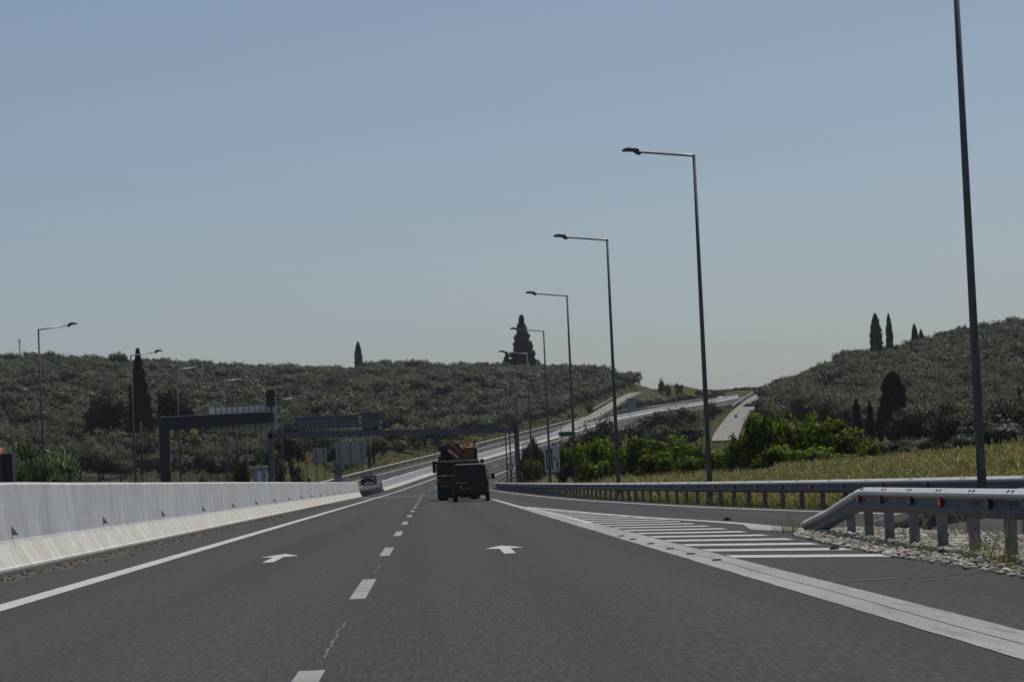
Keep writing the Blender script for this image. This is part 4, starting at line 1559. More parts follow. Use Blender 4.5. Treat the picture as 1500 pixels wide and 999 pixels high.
# ---- red van, local origin on the ground under its tail, +y forward
VP = at(690.5, 146.5, 0)
van = empty('delivery_van', (VP.x, VP.y, .004), -.02)
tag(van, 'dark red delivery van seen from behind driving close behind the loaded truck', 'van')
body = MB()
secs = []
for y, w, wt, z0, z1, r in ((0, .90, .76, .36, 1.86, .10), (.06, .945, .79, .32, 1.91, .13), (.5, .955, .80, .30, 1.94, .14), (2.6, .955, .80, .30, 1.95, .14), (3.3, .95, .78, .30, 1.92, .14), (3.75, .94, .80, .30, 1.30, .12), (4.5, .90, .80, .30, 1.05, .12), (4.75, .82, .74, .38, .85, .10)):
    secs.append(rrect(w, z0, z1, y, r, wt))
bodyo = body.loft(secs).build('body', M['red_van'], van, smooth=False)
for s in (-1, 1):
    # rear door panels with window
    d = MB()
    d.add([(s * .02, -.012, .50), (s * .80, -.012, .50), (s * .70, .010, 1.80), (s * .02, .010, 1.80), (s * .02, .03, .50), (s * .80, .03, .50), (s * .70, .05, 1.80), (s * .02, .05, 1.80)],
          [[0, 1, 2, 3], [7, 6, 5, 4], [0, 4, 5, 1], [1, 5, 6, 2], [2, 6, 7, 3], [3, 7, 4, 0]])
    dr = d.build('rear_door', M['red_van'], van)
    g = MB()
    g.add([(s * .06, -.022, 1.17), (s * .71, -.022, 1.17), (s * .655, -.008, 1.71), (s * .06, -.008, 1.71), (s * .06, .0, 1.17), (s * .71, .0, 1.17), (s * .655, .014, 1.71), (s * .06, .014, 1.71)],
          [[0, 1, 2, 3], [7, 6, 5, 4], [0, 4, 5, 1], [1, 5, 6, 2], [2, 6, 7, 3], [3, 7, 4, 0]])
    g.build('window', M['glass'], dr)
    if s < 0:
        MB().box((-.09, -.03, .95), (.035, .025, .22), bev=.008).build('handle', M['black'], dr)
    lm = MB().box((s * .875, -.0, .98), (.09, .06, .42), bev=.02).build('tail_light', M['lamp_red'], van)
    MB().box((s * .875, -.033, 1.08), (.07, .012, .10)).build('indicator', M['lamp_amber'], lm)
    # outside mirror
    mr = MB().box((s * 1.16, 3.35, 1.25), (.19, .13, .30), bev=.05)
    mr.tube([(s * .92, 3.42, 1.16), (s * 1.1, 3.36, 1.18)], .03, 6)
    mr.build('mirror', M['black'], van)
    sw = MB()
    sw.add([(s * .955, 3.25, 1.15), (s * .957, 2.5, 1.15), (s * .88, 2.5, 1.68), (s * .875, 3.0, 1.68), (s * .93, 3.25, 1.15), (s * .93, 2.5, 1.15), (s * .85, 2.5, 1.68), (s * .85, 3.0, 1.68)],
           [[0, 1, 2, 3], [7, 6, 5, 4], [0, 4, 5, 1], [1, 5, 6, 2], [2, 6, 7, 3], [3, 7, 4, 0]])
    sw.build('side_window', M['glass'], van)
    for y in (.75, 3.75):
        wheel_part(van, (s * .84, y, .31), .31, .21)
MB().box((0, -.03, .43), (1.80, .16, .20), bev=.05).build('bumper', M['red_van'], van)
MB().box((-.28, -.030, .66), (.52, .02, .11), bev=.004).build('number_plate', M['plate'], van)
MB().box((0, .03, 1.885), (1.30, .10, .04), bev=.015).build('roof_trim', M['chrome'], van)
MB().tube([(-.78, 1.2, 1.96), (-.78, 1.2, 2.02)], .01, 6).build('aerial', M['black'], van)
ws = MB()
ws.add([(-.80, 3.74, 1.29), (.80, 3.74, 1.29), (.72, 3.31, 1.88), (-.72, 3.31, 1.88), (-.80, 3.79, 1.31), (.80, 3.79, 1.31), (.72, 3.36, 1.90), (-.72, 3.36, 1.90)], [[3, 2, 1, 0], [4, 5, 6, 7], [0, 1, 5, 4], [1, 2, 6, 5], [2, 3, 7, 6], [3, 0, 4, 7]])
ws.build('windscreen', M['glass'], van)
pn = MB().box((.38, -.016, .86), (.56, .008, .30)).build('faded_sticker', simple('faded_sticker', (.085, .026, .014), .6, 0, .25, 6), van)
MB().tube([(-.50, -.018, .62 + .16), (-.50, -.026, .62 + .16)], .045, 12).build('badge', M['chrome'], van)


def text_part(s, size, loc, mat, parent, name='lettering', rot=(math.pi / 2, 0, 0), ext=.004):
    cu = bpy.data.curves.new(name, 'FONT')
    cu.body = s
    cu.size = size
    cu.extrude = ext
    cu.align_x = 'CENTER'
    tmp = bpy.data.objects.new(name + '_tmp', cu)
    COL.objects.link(tmp)
    dg = bpy.context.evaluated_depsgraph_get()
    me = bpy.data.meshes.new_from_object(tmp.evaluated_get(dg))
    bpy.data.objects.remove(tmp)
    me.name = name
    me.materials.clear()
    me.materials.append(mat)
    o = bpy.data.objects.new(name, me)
    COL.objects.link(o)
    o.parent = parent
    o.location = loc
    o.rotation_euler = rot
    return o


text_part('RENAULT', .135, (-.42, -.018, .92), M['chrome'], van)

# ---- truck with loader crane
TP = at(672.5, 163, 0)
tr = empty('flatbed_truck', (TP.x, TP.y, .004), -.015)
tr['label'] = 'dark flatbed truck with wooden sides and a folded red crane, ahead of the van'
tr['category'] = 'truck'
MB().box((0, 3.2, 1.02), (.9, 6.6, .24)).build('chassis', M['truck_grey'], tr)
MB().box((0, 2.55, 1.32), (2.42, 5.3, .18), bev=.02).build('bed_floor', M['wood_side'], tr)
tg = MB()
for k, z in enumerate((1.50, 1.70, 1.90, 2.10)):
    tg.box((0, -.10, z), (2.40, .05, .175), bev=.01)
tgo = tg.build('tailgate', M['wood_side'], tr)
for x in (-1.15, -.4, .4, 1.15):
    MB().box((x, -.145, 1.80), (.06, .04, .86)).build('stake', M['truck_grey'], tgo)
MB().box((0, -.135, 2.21), (2.42, .08, .05)).build('top_rail', M['chrome'], tgo)
MB().box((-.3, -.14, 1.40), (1.75, .05, .05)).build('lower_rail', M['chrome'], tgo)
for s in (-1, 1):
    sb = MB()
    for z in (1.50, 1.70, 1.90, 2.10):
        sb.box((s * 1.20, 2.5, z), (.05, 5.1, .175), bev=.01)
    sb.build('side_board', M['wood_side'], tr)
    lm = MB().box((s * .95, -.14, 1.12), (.42, .06, .15), bev=.02).build('tail_light', M['lamp_red'], tr)
    MB().box((s * 1.08, -.175, 1.12), (.13, .012, .12)).build('indicator', M['lamp_amber'], lm)
    MB().box((s * .62, .35, .60), (1.18, .04, 1.0)).build('mudflap', M['black'], tr)
    MB().box((s * .92, 1.55, 1.12), (.66, 1.7, .04)).build('mudguard', M['black'], tr)
    for y in (1.15, 2.25, 5.9):
        wheel_part(tr, (s * .90, y, .50), .50, .52 if y < 4 else .30)
    mr = MB().box((s * 1.42, 6.6, 1.95), (.20, .12, .72), bev=.04)
    mr.tube([(s * 1.15, 6.65, 2.25), (s * 1.4, 6.62, 2.25)], .025, 6)
    mr.build('mirror', M['black'], tr)
bp = MB().box((0, -.10, .80), (2.2, .08, .20), bev=.02).build('under_bumper', M['truck_grey'], tr)
MB().box((-.75, -.147, .82), (.52, .014, .11)).build('number_plate', M['plate'], bp)
MB().box((-.62, -.16, 1.00), (.95, .03, .06)).build('warning_strip', M['lamp_amber'], bp)
MB().loft([rrect(1.2, .75, 2.55, 5.35, .1, 1.14), rrect(1.22, .7, 2.62, 5.6, .12, 1.16), rrect(1.22, .65, 2.6, 6.6, .12, 1.16), rrect(1.2, .6, 1.7, 7.15, .1, 1.16)]).build('cab', M['truck_cab'], tr)
# crane: dark column at the left, folded red booms
cr = MB().box((-.62, 4.6, 2.25), (.75, .6, 2.0), bev=.06)
cr.box((-.80, 4.4, 3.0), (.62, .9, .34), bev=.04)
cro = cr.build('crane_column', M['black'], tr)


def beam_box(mb, p, q, w, h, mi=0):
    p, q = Vector(p), Vector(q)
    d = (q - p)
    L = d.length
    rot = d.to_track_quat('Y', 'Z').to_matrix()
    mb.box((p + q) / 2, (w, L, h), mi, rot, bev=.03)


mb = MB(); beam_box(mb, (-.45, 3.9, 3.05), (.30, 3.7, 2.25), .5, .52)
beam_box(mb, (-.25, 4.2, 3.18), (.75, 3.9, 2.22), .5, .50)
mb.box((-.22, 4.1, 3.12), (.75, .5, .34), bev=.05)
mb.build('crane_boom', M['red_dark'], tr)
mb = MB(); beam_box(mb, (-.52, 3.42, 2.86), (.08, 3.36, 2.36), .14, .12)
mb.build('lit_boom_edge', M['red_lit'], tr)  # strip along the boom edge, its sun highlight painted in
mb = MB(); beam_box(mb, (.28, 3.62, 3.12), (.92, 3.55, 2.24), .09, .07)
mb.build('hydraulic_hose', M['red_lit'], tr)  # takes the same painted sunlit pink
mb = MB()
for (x, y, z, s) in ((-.72, 1.0, 2.18, .16), (-.2, .8, 2.25, .2), (.1, 1.2, 2.26, .17), (.45, .9, 2.24, .2), (.9, 1.3, 2.2, .15)):
    mb.box((x, y, z), (s * 1.6, s * 1.4, s), 0, Matrix.Rotation(x * 2, 3, 'Z'), bev=.03)
o = mb.build('rubble_load', M['wood_side'], loc=(TP.x, TP.y, .004))
o.rotation_euler.z = -.015
tag(o, 'lumpy brown load just showing over the truck tailgate', 'load')
# orange machine riding on the truck bed
mc = empty('orange_loader', (TP.x + .78, TP.y + 2.6, 1.415), -.015)
tag(mc, 'orange yellow construction machine with a black exhaust riding on the truck bed', 'machine')
MB().loft([rrect(.40, .35, 1.55, 0, .1, .36), rrect(.44, .30, 1.72, .15, .12, .38), rrect(.44, .30, 1.76, 1.2, .12, .38), rrect(.40, .35, 1.50, 1.5, .1, .36)]).build('engine_hood', M['machine'], mc)
MB().box((.33, -.02, .95), (.16, .10, 1.15), bev=.03).build('side_frame', M['wood_side'], mc)
MB().tube([(.26, .2, 1.70), (.30, .15, 1.88), (.38, .12, 2.02)], [.05, .055, .05], 8).build('exhaust', M['black'], mc)
MB().box((-.10, .3, 1.80), (.22, .3, .10), bev=.03).build('filter_cap', M['machine'], mc)
for s in (-1, 1):
    for y in (.25, 1.3):
        wheel_part(mc, (s * .36, y, .30), .30, .18)
MB().box((-.05, .5, 1.15), (.5, .02, .35)).build('grille', M['black'], mc)


# ---- cars
def make_car(paint, label):
    """origin on the ground under the middle, nose towards -y"""
    r = empty('car', (0, 0, 0))
    tag(r, label, 'car')
    secs = [rrect(.72, .38, .66, -2.15, .08, .66), rrect(.86, .24, .78, -2.0, .1, .76), rrect(.88, .22, .90, -1.1, .1, .80), rrect(.88, .22, .94, -.5, .1, .82), rrect(.88, .22, .95, 1.2, .1, .82), rrect(.87, .24, .96, 1.9, .1, .78), rrect(.80, .36, .90, 2.12, .1, .74)]
    MB().loft(secs).build('body', M[paint], r)
    secs = [rrect(.78, .90, .96, -.95, .02, .74), rrect(.78, .88, 1.38, -.15, .08, .60), rrect(.78, .88, 1.43, .5, .08, .60), rrect(.78, .88, 1.38, 1.2, .08, .59), rrect(.76, .90, .98, 1.85, .02, .70)]
    cb = MB().loft(secs).build('cabin', M[paint], r)
    g = MB()
    g.add([(-.68, -.92, 1.0), (.68, -.92, 1.0), (.56, -.22, 1.36), (-.56, -.22, 1.36), (-.68, -.86, 1.0), (.68, -.86, 1.0), (.56, -.16, 1.36), (-.56, -.16, 1.36)], [[0, 1, 2, 3], [7, 6, 5, 4], [0, 4, 5, 1], [1, 5, 6, 2], [2, 6, 7, 3], [3, 7, 4, 0]])
    g.build('windscreen', M['glass'], cb)
    for s in (-1, 1):
        g = MB()
        g.add([(s * .785, -.6, .98), (s * .785, 1.4, .98), (s * .635, 1.0, 1.34), (s * .635, -.05, 1.34), (s * .74, -.6, .98), (s * .74, 1.4, .98), (s * .59, 1.0, 1.34), (s * .59, -.05, 1.34)], [[0, 1, 2, 3], [7, 6, 5, 4], [0, 4, 5, 1], [1, 5, 6, 2], [2, 6, 7, 3], [3, 7, 4, 0]])
        g.build('side_window', M['glass'], cb)
        MB().box((s * .62, -2.07, .66), (.30, .14, .15), bev=.04).build('headlight', M['lamp_white'], r)
        MB().box((s * .62, 2.07, .78), (.30, .10, .13), bev=.03).build('tail_light', M['lamp_red'], r)
        MB().box((s * .98, -.55, 1.0), (.18, .10, .13), bev=.04).build('mirror', M[paint], r)
        for y in (-1.35, 1.3):
            wheel_part(r, (s * .80, y, .31), .31, .2)
    MB().box((0, -2.12, .50), (.9, .08, .16), bev=.02).build('grille', M['black'], r)
    MB().box((0, -2.17, .40), (.50, .03, .11)).build('number_plate', M['plate'], r)
    return r


car = make_car('car_dark', 'dark blue car coming towards us through the barrier gap')
p = at(540.5, 364, ZM(364))
car.location = (p.x, p.y, ZM(364) + .012)
car.rotation_euler.z = -.07
car2 = make_car('car_white', 'tiny white car far up the hill road at the top of the climb')
q = road_pt(985, -3.6)
car2.location = (q[0], q[1], q[2] + .012)
car2.rotation_euler.z = -TM(985)

# ---- small dark boulder on the service road
k_ = int(np.argmin(np.abs(SRS[0][:, 1] - 572)))
b_ = Vector(SRS[0][k_])
b_.x = at(1078.5, b_.y, b_.z).x
rings = []
for q, (r, z) in enumerate(((.30, -.05), (.34, .12), (.27, .32), (.13, .52), (.03, .58))):
    rings.append([(r * math.cos(a) * random.uniform(.8, 1.2), r * math.sin(a) * random.uniform(.8, 1.2), z) for a in np.linspace(0, 5.6, 9)])
o = MB().loft(rings).build('boulder', M['truck_grey'], loc=b_)
tag(o, 'tiny dark boulder lying on the right half of the pale service road', 'boulder')

HAZE = 0.00006
# ------------------------------------------------------------------ foliage clouds
def quads(P, D, U, L, W):
    """leaf quads: centre P, long axis D, side axis U"""
    D = D / np.linalg.norm(D, axis=1, keepdims=True)
    U = U - D * (U * D).sum(1, keepdims=True)
    U = U / np.maximum(np.linalg.norm(U, axis=1, keepdims=True), 1e-6)
    L = L[:, None] * .5; W = W[:, None] * .5
    a = P - D * L
    b = P + U * W
    c = P + D * L
    d = P - U * W
    return np.stack([a, b, c, d], 1)


def rv(n): return rng.normal(size=(n, 3))


def lobes_cloud(lobes, n, L, W, shell=.55, droop=0.0, up=0.0, clump=None, nj=.35):
    """leaves filling a union of ellipsoids (cx,cy,cz,rx,ry,rz): quads and their outward directions"""
    lobes = np.array(lobes, float)
    vol = np.prod(lobes[:, 3:], 1) ** (2 / 3)
    nc = max(4, n // (clump or 1))
    cd = rv(nc); cd /= np.linalg.norm(cd, axis=1, keepdims=True)
    ck = rng.choice(len(lobes), nc, p=vol / vol.sum())
    cr = 1 - shell * rng.random(nc) ** 1.5
    cs = lobes[ck, :3] + cd * lobes[ck, 3:] * cr[:, None] * rng.uniform(.88, 1.10, (nc, 1))
    q = rng.integers(0, nc, n)
    sig = lobes[ck[q], 3:].mean(1, keepdims=True) * (.17 if clump else 0.0)
    j = rv(n)
    P = cs[q] + j * sig
    mid = lobes[:, :3].mean(0)
    out = P - mid
    out /= np.maximum(np.linalg.norm(out, axis=1, keepdims=True), 1e-6)
    nr = cd[q] * .8 + out * .7 + j * .25 + rv(n) * nj
    nr[:, 2] += .15
    nr /= np.linalg.norm(nr, axis=1, keepdims=True)
    D = cd[q] * .6 + rv(n) * .7
    D[:, 2] += up - droop
    return quads(P, D, rv(n), L * rng.uniform(.6, 1.4, n), W * rng.uniform(.6, 1.4, n)), nr


def core(lobes, s=.55):
    """larger leaf sprays deep inside, so that light does not run straight through"""
    out, nrs = [], []
    for cx, cy, cz, rx, ry, rz in lobes:
        n = 24
        d = rv(n); d /= np.linalg.norm(d, axis=1, keepdims=True)
        P = np.array([cx, cy, cz]) + d * np.array([rx, ry, rz]) * s
        D = np.cross(d, rv(n))
        U = np.cross(d, D)
        out.append(quads(P, D, U, np.full(n, rx * s), np.full(n, rx * s)))
        nrs.append(d)
    return np.concatenate(out), np.concatenate(nrs)


def crown(lobes, n, L, W, shell, mat, name='crown', **kw):
    a, an = core(lobes)
    b, bn = lobes_cloud(lobes, n, L, W, shell, **kw)
    return npmesh(name, np.concatenate([a, b]), 4, mat, np.concatenate([an, bn]))


def olive_lobes(r=1.0, h=1.0):
    lo = [(0, 0, 2.5 * h, 1.9 * r, 1.9 * r, 1.35 * h)]
    for k in range(6):
        a = k * 1.047 + random.uniform(-.4, .4)
        q = random.uniform(.9, 1.5) * r
        lo.append((q * math.cos(a), q * math.sin(a), random.uniform(1.9, 3.1) * h, random.uniform(.9, 1.3) * r, random.uniform(.9, 1.3) * r, random.uniform(.8, 1.1) * h))
    return lo


def trunk_mesh(name, h, r, forks, spread):
    mb = MB()
    top = Vector((random.uniform(-.1, .1), random.uniform(-.1, .1), h))
    mb.tube([(0, 0, -.35), (r * .3, -r * .2, h * .5), tuple(top)], [r * 1.35, r, r * .8], 8)
    for k in range(forks):
        a = k * 6.283 / forks + random.uniform(-.4, .4)
        e = top + Vector((math.cos(a) * spread, math.sin(a) * spread, spread * random.uniform(.8, 1.3)))
        m = top.lerp(e, .5) + Vector((0, 0, -.08 * spread))
        mb.tube([tuple(top - Vector((0, 0, .1))), tuple(m), tuple(e)], [r * .62, r * .42, r * .2], 6)
    me = bpy.data.meshes.new(name)
    me.from_pydata(mb.v, [], mb.f)
    me.materials.append(M['bark'])
    return me


# detailed olive templates (near trees), light ones (far mass)
OL_HI = []
for k in range(5):
    lo = olive_lobes(random.uniform(.95, 1.1), random.uniform(.92, 1.1))
    OL_HI.append((crown(lo, 5200, .25, .10, .45, M['olive'], clump=22), trunk_mesh('trunk', 1.3, .2, 4, 1.1)))
OL_LO = []
for k in range(6):
    lo = olive_lobes(random.uniform(.95, 1.1), random.uniform(.92, 1.1))
    a_, an_ = core(lo)
    b_, bn_ = lobes_cloud(lo, 640, .42, .21, .42, clump=14, nj=.25)
    OL_LO.append((np.concatenate([a_[::2], b_]).astype(np.float32), np.concatenate([an_[::2], bn_]).astype(np.float32)))

# ---- planting points
def road_off(X, Y):
    return (X - np.interp(Y, YG, XMG)) * np.cos(np.interp(Y, YG, TH))


def clear_of_roads(X, Y, m0, m1):
    o = road_off(X, Y)
    ok = (o < -10.8 - m0) | (o > 13.5 + m1) | (Y > 1080)
    for S, w in zip(SRS, SRW):
        d = np.sqrt(((X[:, None] - S[None, ::2, 0])) ** 2 + (Y[:, None] - S[None, ::2, 1]) ** 2).min(1)
        ok &= d > w * .5 + 3.4
    return ok


def grid_pts(x0, x1, y0, y1, s, jit=.32):
    gx_, gy_ = np.meshgrid(np.arange(x0, x1, s), np.arange(y0, y1, s))
    gx_ = gx_ + (np.arange(gx_.shape[0]) % 2)[:, None] * s * .5
    P = np.stack([gx_.ravel(), gy_.ravel()], 1)
    return P + rng.uniform(-jit, jit, P.shape) * s


P = np.concatenate([grid_pts(-280, 130, 352, 1010, 5.3), grid_pts(30, 330, 190, 900, 5.3)])
PX = VPX + P[:, 0] / P[:, 1] * F
lim_left = np.interp(P[:, 1], [352, 420, 500, 600, 700, 800, 900, 1010], [480, 590, 690, 775, 812, 842, 905, 958])
isL = (P[:, 1] < 985) & (PX < lim_left) & (PX > -170)
lim_right = np.interp(P[:, 1], [190, 260, 318, 420, 500, 600, 700, 800, 900], [1400, 1330, 1270, 1190, 1140, 1118, 1128, 1150, 1180])
isR = (PX > lim_right) & (PX < 1690) & (P[:, 1] < 850)
# the track cut and small clearings of the left hill
clr = np.zeros(len(P), bool)
for (cx_, cy_, rx_, ry_) in ((478, 700, 7, 22), (541, 650, 7, 25), (560, 470, 16, 20)):
    clr |= ((PX - cx_) / rx_) ** 2 + ((P[:, 1] - cy_) / ry_) ** 2 < 1
SINGLE = [(160, 455, 74), (177, 900, 44), (262, 465, 70), (206, 470, 28), (425, 400, 50), (476, 415, 40), (498, 700, 12), (1258, 330, 14), (1277, 332, 12), (1292, 330, 12), (1313, 325, 40), (1420, 150, 60), (1472, 150, 90), (767, 945, 30), (743, 942, 12), (525, 948, 8), (1284, 790, 14), (1304, 788, 8), (1340, 790, 8), (1350, 790, 6)]
for (cx_, cy_, wx_) in SINGLE:
    clr |= (np.abs(PX - cx_) < wx_ * .5 + 10) & (P[:, 1] > cy_ - (62 if cy_ < 800 else 26)) & (P[:, 1] < cy_ + 6)
keep = (isL | isR) & clear_of_roads(P[:, 0], P[:, 1], 4.5, 14) & ~clr & (rng.random(len(P)) > .04)
P, isL, PX = P[keep], isL[keep], PX[keep]
SC = rng.uniform(.78, 1.22, len(P)) * np.where(P[:, 1] > 900, 1.0, 1.0)
Z = ground_z(P[:, 0], P[:, 1])
print('olive trees', len(P), int(isL.sum()))
sizeorder = np.argsort(-SC / P[:, 1])
infr = (PX > -10) & (PX < 1510)
near = [i for i in sizeorder if infr[i]][:300]
nearset = set(int(i) for i in near)
templ = []
for k, (cm, tm) in enumerate(OL_HI):
    r = empty('olive_tree', (0, 0, 0))
    link_mesh('trunk', tm, r)
    link_mesh('crown', cm, r)
    remember(r)
    templ.append([r, False])
for n_, i in enumerate(near):
    t = templ[n_ % 5]
    o = t[0] if not t[1] else copy_tree(t[0])
    t[1] = True
    o.location = (P[i, 0], P[i, 1], Z[i])
    o.rotation_euler.z = random.uniform(0, 6.28)
    s = SC[i]
    o.scale = (s, s, s * random.uniform(.9, 1.1))
    if isL[i]:
        tag(o, 'grey green olive tree in the dense grove low on the left hillside', 'olive tree', 'olive trees low on the left hillside')
    else:
        tag(o, 'grey green olive tree in the dense grove on the right hillside', 'olive tree', 'olive trees on the right hillside')
for left in (True, False):
    out, onr, oti = [], [], []
    for i in range(len(P)):
        if i in nearset or bool(isL[i]) != left: continue
        q, qn = OL_LO[i % 6]
        a = rng.uniform(0, 6.28); c, s_ = math.cos(a) * SC[i], math.sin(a) * SC[i]
        w = np.empty_like(q)
        w[..., 0] = q[..., 0] * c - q[..., 1] * s_ + P[i, 0]
        w[..., 1] = q[..., 0] * s_ + q[..., 1] * c + P[i, 1]
        w[..., 2] = q[..., 2] * SC[i] + Z[i]
        out.append(w)
        wn = np.empty_like(qn)
        wn[:, 0] = qn[:, 0] * math.cos(a) - qn[:, 1] * math.sin(a)
        wn[:, 1] = qn[:, 0] * math.sin(a) + qn[:, 1] * math.cos(a)
        wn[:, 2] = qn[:, 2]
        onr.append(wn)
        oti.append(np.full(len(qn), rng.random()))
    if out:
        o = link_mesh('olive_grove', npmesh('olive_grove', np.concatenate(out), 4, M['olive_far'], np.concatenate(onr), tint=np.concatenate(oti)))
        tag(o, 'far olive grove covering the upper %s hillside to the skyline' % ('left' if left else 'right'), 'olive grove', kind='stuff')


# ---- single trees
def plant(name, label, cat, crown_me, trunk_me, loc, scale=(1, 1, 1), group=None, rot=None):
    r = empty(name, loc, random.uniform(0, 6.28) if rot is None else rot)
    r.scale = scale
    tag(r, label, cat, group)
    link_mesh('trunk', trunk_me, r)
    link_mesh('crown', crown_me, r)
    return r


def cypress_cloud(n, h=10.0, r=1.0, power=.75, ragged=.12, L=.55, W=.22, zb=.04):
    u = rng.random(n) ** .8
    if power > .9:
        prof = np.minimum(1, (u + .03) / .06) ** .5 * (1 - u) ** power * (.93 + .07 * np.sin(u * 61)) + .02
    else:
        prof = np.minimum(1, (u + .04) / .22) ** .5 * (1 - u ** 3.6) ** power + .02
    a = rng.uniform(0, 6.283, n)
    lump = 1 + ragged * np.sin(a * 3 + u * 23) + ragged * np.sin(a * 2 - u * 41 + 1) + rng.normal(0, ragged * .5, n)
    rr = r * prof * lump * np.sqrt(.35 + .65 * rng.random(n)) * np.where(rng.random(n) < .06, rng.uniform(1.05, 1.3, n), 1.0)
    P_ = np.stack([rr * np.cos(a), rr * np.sin(a), (zb + (1 - zb) * u) * h], 1)
    D = np.stack([np.cos(a) * .5, np.sin(a) * .5, np.full(n, 1.0)], 1) + rv(n) * .28
    nr = np.stack([np.cos(a), np.sin(a), np.full(n, .25)], 1) + rv(n) * .3
    return quads(P_, D, rv(n), L * rng.uniform(.6, 1.4, n), W * rng.uniform(.7, 1.4, n)), nr / np.linalg.norm(nr, axis=1, keepdims=True)


def spire(mat, *a, **k):
    q, nr = cypress_cloud(*a, **k)
    return npmesh('crown', q, 4, mat, nr)


CYPM = [spire(M['cypress'], 4200, 10, 1.25, .85, .07, .5, .26) for _ in range(2)]
CYPT = trunk_mesh('trunk', 1.2, .2, 2, .3)
FIR = spire(M['cypress'], 5600, 10, 2.5, 1.02, .17, .72, .26)
POP = spire(M['darktree'], 6000, 10, 1.9, .55, .08, .5, .3)
POPT = trunk_mesh('trunk', 1.6, .25, 3, .5)


def tall(px, pytop, pybot, Y, wpx, kind, name, label, cat, group=None):
    """single tree whose top and width are known in the picture; stands on the ground at Y"""
    b = at(px, Y, zat(px, pybot, Y))
    g = gz(b.x, Y)
    top = zat(px, pytop, Y)
    g = min(g, zat(px, pybot, Y) + .5)
    g = gz(b.x, Y)
    h = max(1.5, top - g)
    me, rad = {'cyp': (CYPM[0], 1.25), 'cyp2': (CYPM[1], 1.25), 'fir': (FIR, 2.1), 'pop': (POP, 1.75)}[kind]
    w = wpx * Y / F / 2 / (rad * .92)
    return plant(name, label, cat, me, POPT if kind == 'pop' else CYPT, (b.x, Y, g), (w, w, h / 10), group)


tall(525.5, 501, 533, 948, 10.5, 'cyp', 'cypress', 'lone slim cypress on the skyline of the left hill', 'cypress')
tall(767, 464, 540, 945, 37, 'fir', 'fir_tree', 'big dark conifer on the skyline behind the street lamps', 'conifer')
tall(743, 516, 542, 936, 18, 'fir', 'fir_tree', 'small dark conifer on the skyline left of the big one', 'conifer')
tall(206, 514, 626, 470, 36, 'fir', 'fir_tree', 'tall dark narrow conifer beside the second left street lamp', 'conifer')
tall(498, 578, 606, 700, 11, 'fir', 'fir_tree', 'small dark conifer just above the message board', 'conifer')
tall(1284.5, 460, 521, 790, 16, 'cyp', 'cypress', 'tallest and thickest cypress on the right skyline', 'cypress')
tall(1304, 460, 515, 788, 9.5, 'cyp2', 'cypress', 'thin tall cypress with a bare tip right of the thickest one', 'cypress')
tall(1340.5, 475, 505, 790, 10, 'cyp', 'cypress', 'shorter cypress on the right skyline between the thin one and the stub', 'cypress')
tall(1350, 483, 505, 786, 9, 'cyp2', 'cypress', 'smallest stub of a cypress on the right skyline', 'cypress')
tall(1258, 584, 668, 330, 11, 'cyp', 'cypress', 'dark cypress low on the right hill, left of the three', 'cypress')
tall(1277.5, 587, 668, 332, 9, 'cyp2', 'cypress', 'dark cypress low on the right hill, middle of the three', 'cypress')
tall(1292, 596, 668, 330, 10, 'cyp', 'cypress', 'dark cypress low on the right hill, right of the three', 'cypress')
tall(1313, 546, 668, 325, 33, 'pop', 'poplar', 'broad dark columnar tree low on the right hill', 'poplar')


def round_tree_mesh(n, L, W, mat, tall_=1.0):
    lo = [(0, 0, 3.4, 2.0, 2.0, 2.0)]
    for k in range(9):
        a = k * .7 + random.uniform(-.3, .3)
        q = random.uniform(1.1, 1.9)
        lo.append((q * math.cos(a), q * math.sin(a), random.uniform(1.5, 4.7), random.uniform(.9, 1.4), random.uniform(.9, 1.4), random.uniform(.8, 1.2)))
    return crown(lo, n, L, W, .5, mat, clump=16)


RT = [round_tree_mesh(2600, .5, .22, M['darktree']) for _ in range(2)]
RTT = trunk_mesh('trunk', 1.8, .26, 4, 1.2)


def roundt(px, pytop, Y, wpx, label, me=None, pybot=None):
    b = at(px, Y, 2)
    g = gz(b.x, Y)
    if pybot: g = min(zat(px, pybot, Y), g + 30)
    h = zat(px, pytop, Y) - g
    w = wpx * Y / F / 6.0
    return plant('broadleaf_tree', label, 'tree', me or RT[0], RTT, (b.x, Y, g), (w, w, h / 5.7))


roundt(160, 572, 455, 84, 'large dark round tree among the olives left of the tall conifer')
roundt(177, 515, 900, 40, 'dark round tree breaking the left skyline', RT[1])
roundt(262, 566, 465, 66, 'dark broad tree right of the tall conifer behind the cantilever gantry', RT[1])
roundt(425, 638, 400, 56, 'dark green tree under the left end of the portal gantry beam')
roundt(476, 660, 415, 40, 'dark tree between the two pale sign boards', RT[1])


# ---- shrubs
def bush_mesh(mat, n, L, W, shell=.6, spiky=0.0, clump=18, droop=.25):
    lo = [(0, 0, .95, 1.1, 1.1, .95)]
    for k in range(10):
        a = random.uniform(0, 6.28)
        q = random.uniform(.4, 1.0)
        zc_ = random.uniform(.45, 1.5)
        lo.append((q * math.cos(a), q * math.sin(a), zc_, random.uniform(.4, .62), random.uniform(.4, .62), random.uniform(.35, .55)))
    return crown(lo, n, L, W, shell, mat, 'foliage', droop=droop, up=spiky, clump=clump)


BR = [bush_mesh(M['bright'], 3600, .24, .09, .62, 0.0, 26, .5) for _ in range(4)]
SH = [bush_mesh(M['shrub'], 1900, .17, .085) for _ in range(3)]
OD = [bush_mesh(M['oleander'], 3000, .24, .05, .5, .9, 22, 0) for _ in range(2)]
SO = [bush_mesh(M['olive_silver'], 5200, .10, .042, .5, .2, 16, 0) for _ in range(2)]
DK = [bush_mesh(M['darktree'], 2000, .16, .08) for _ in range(2)]


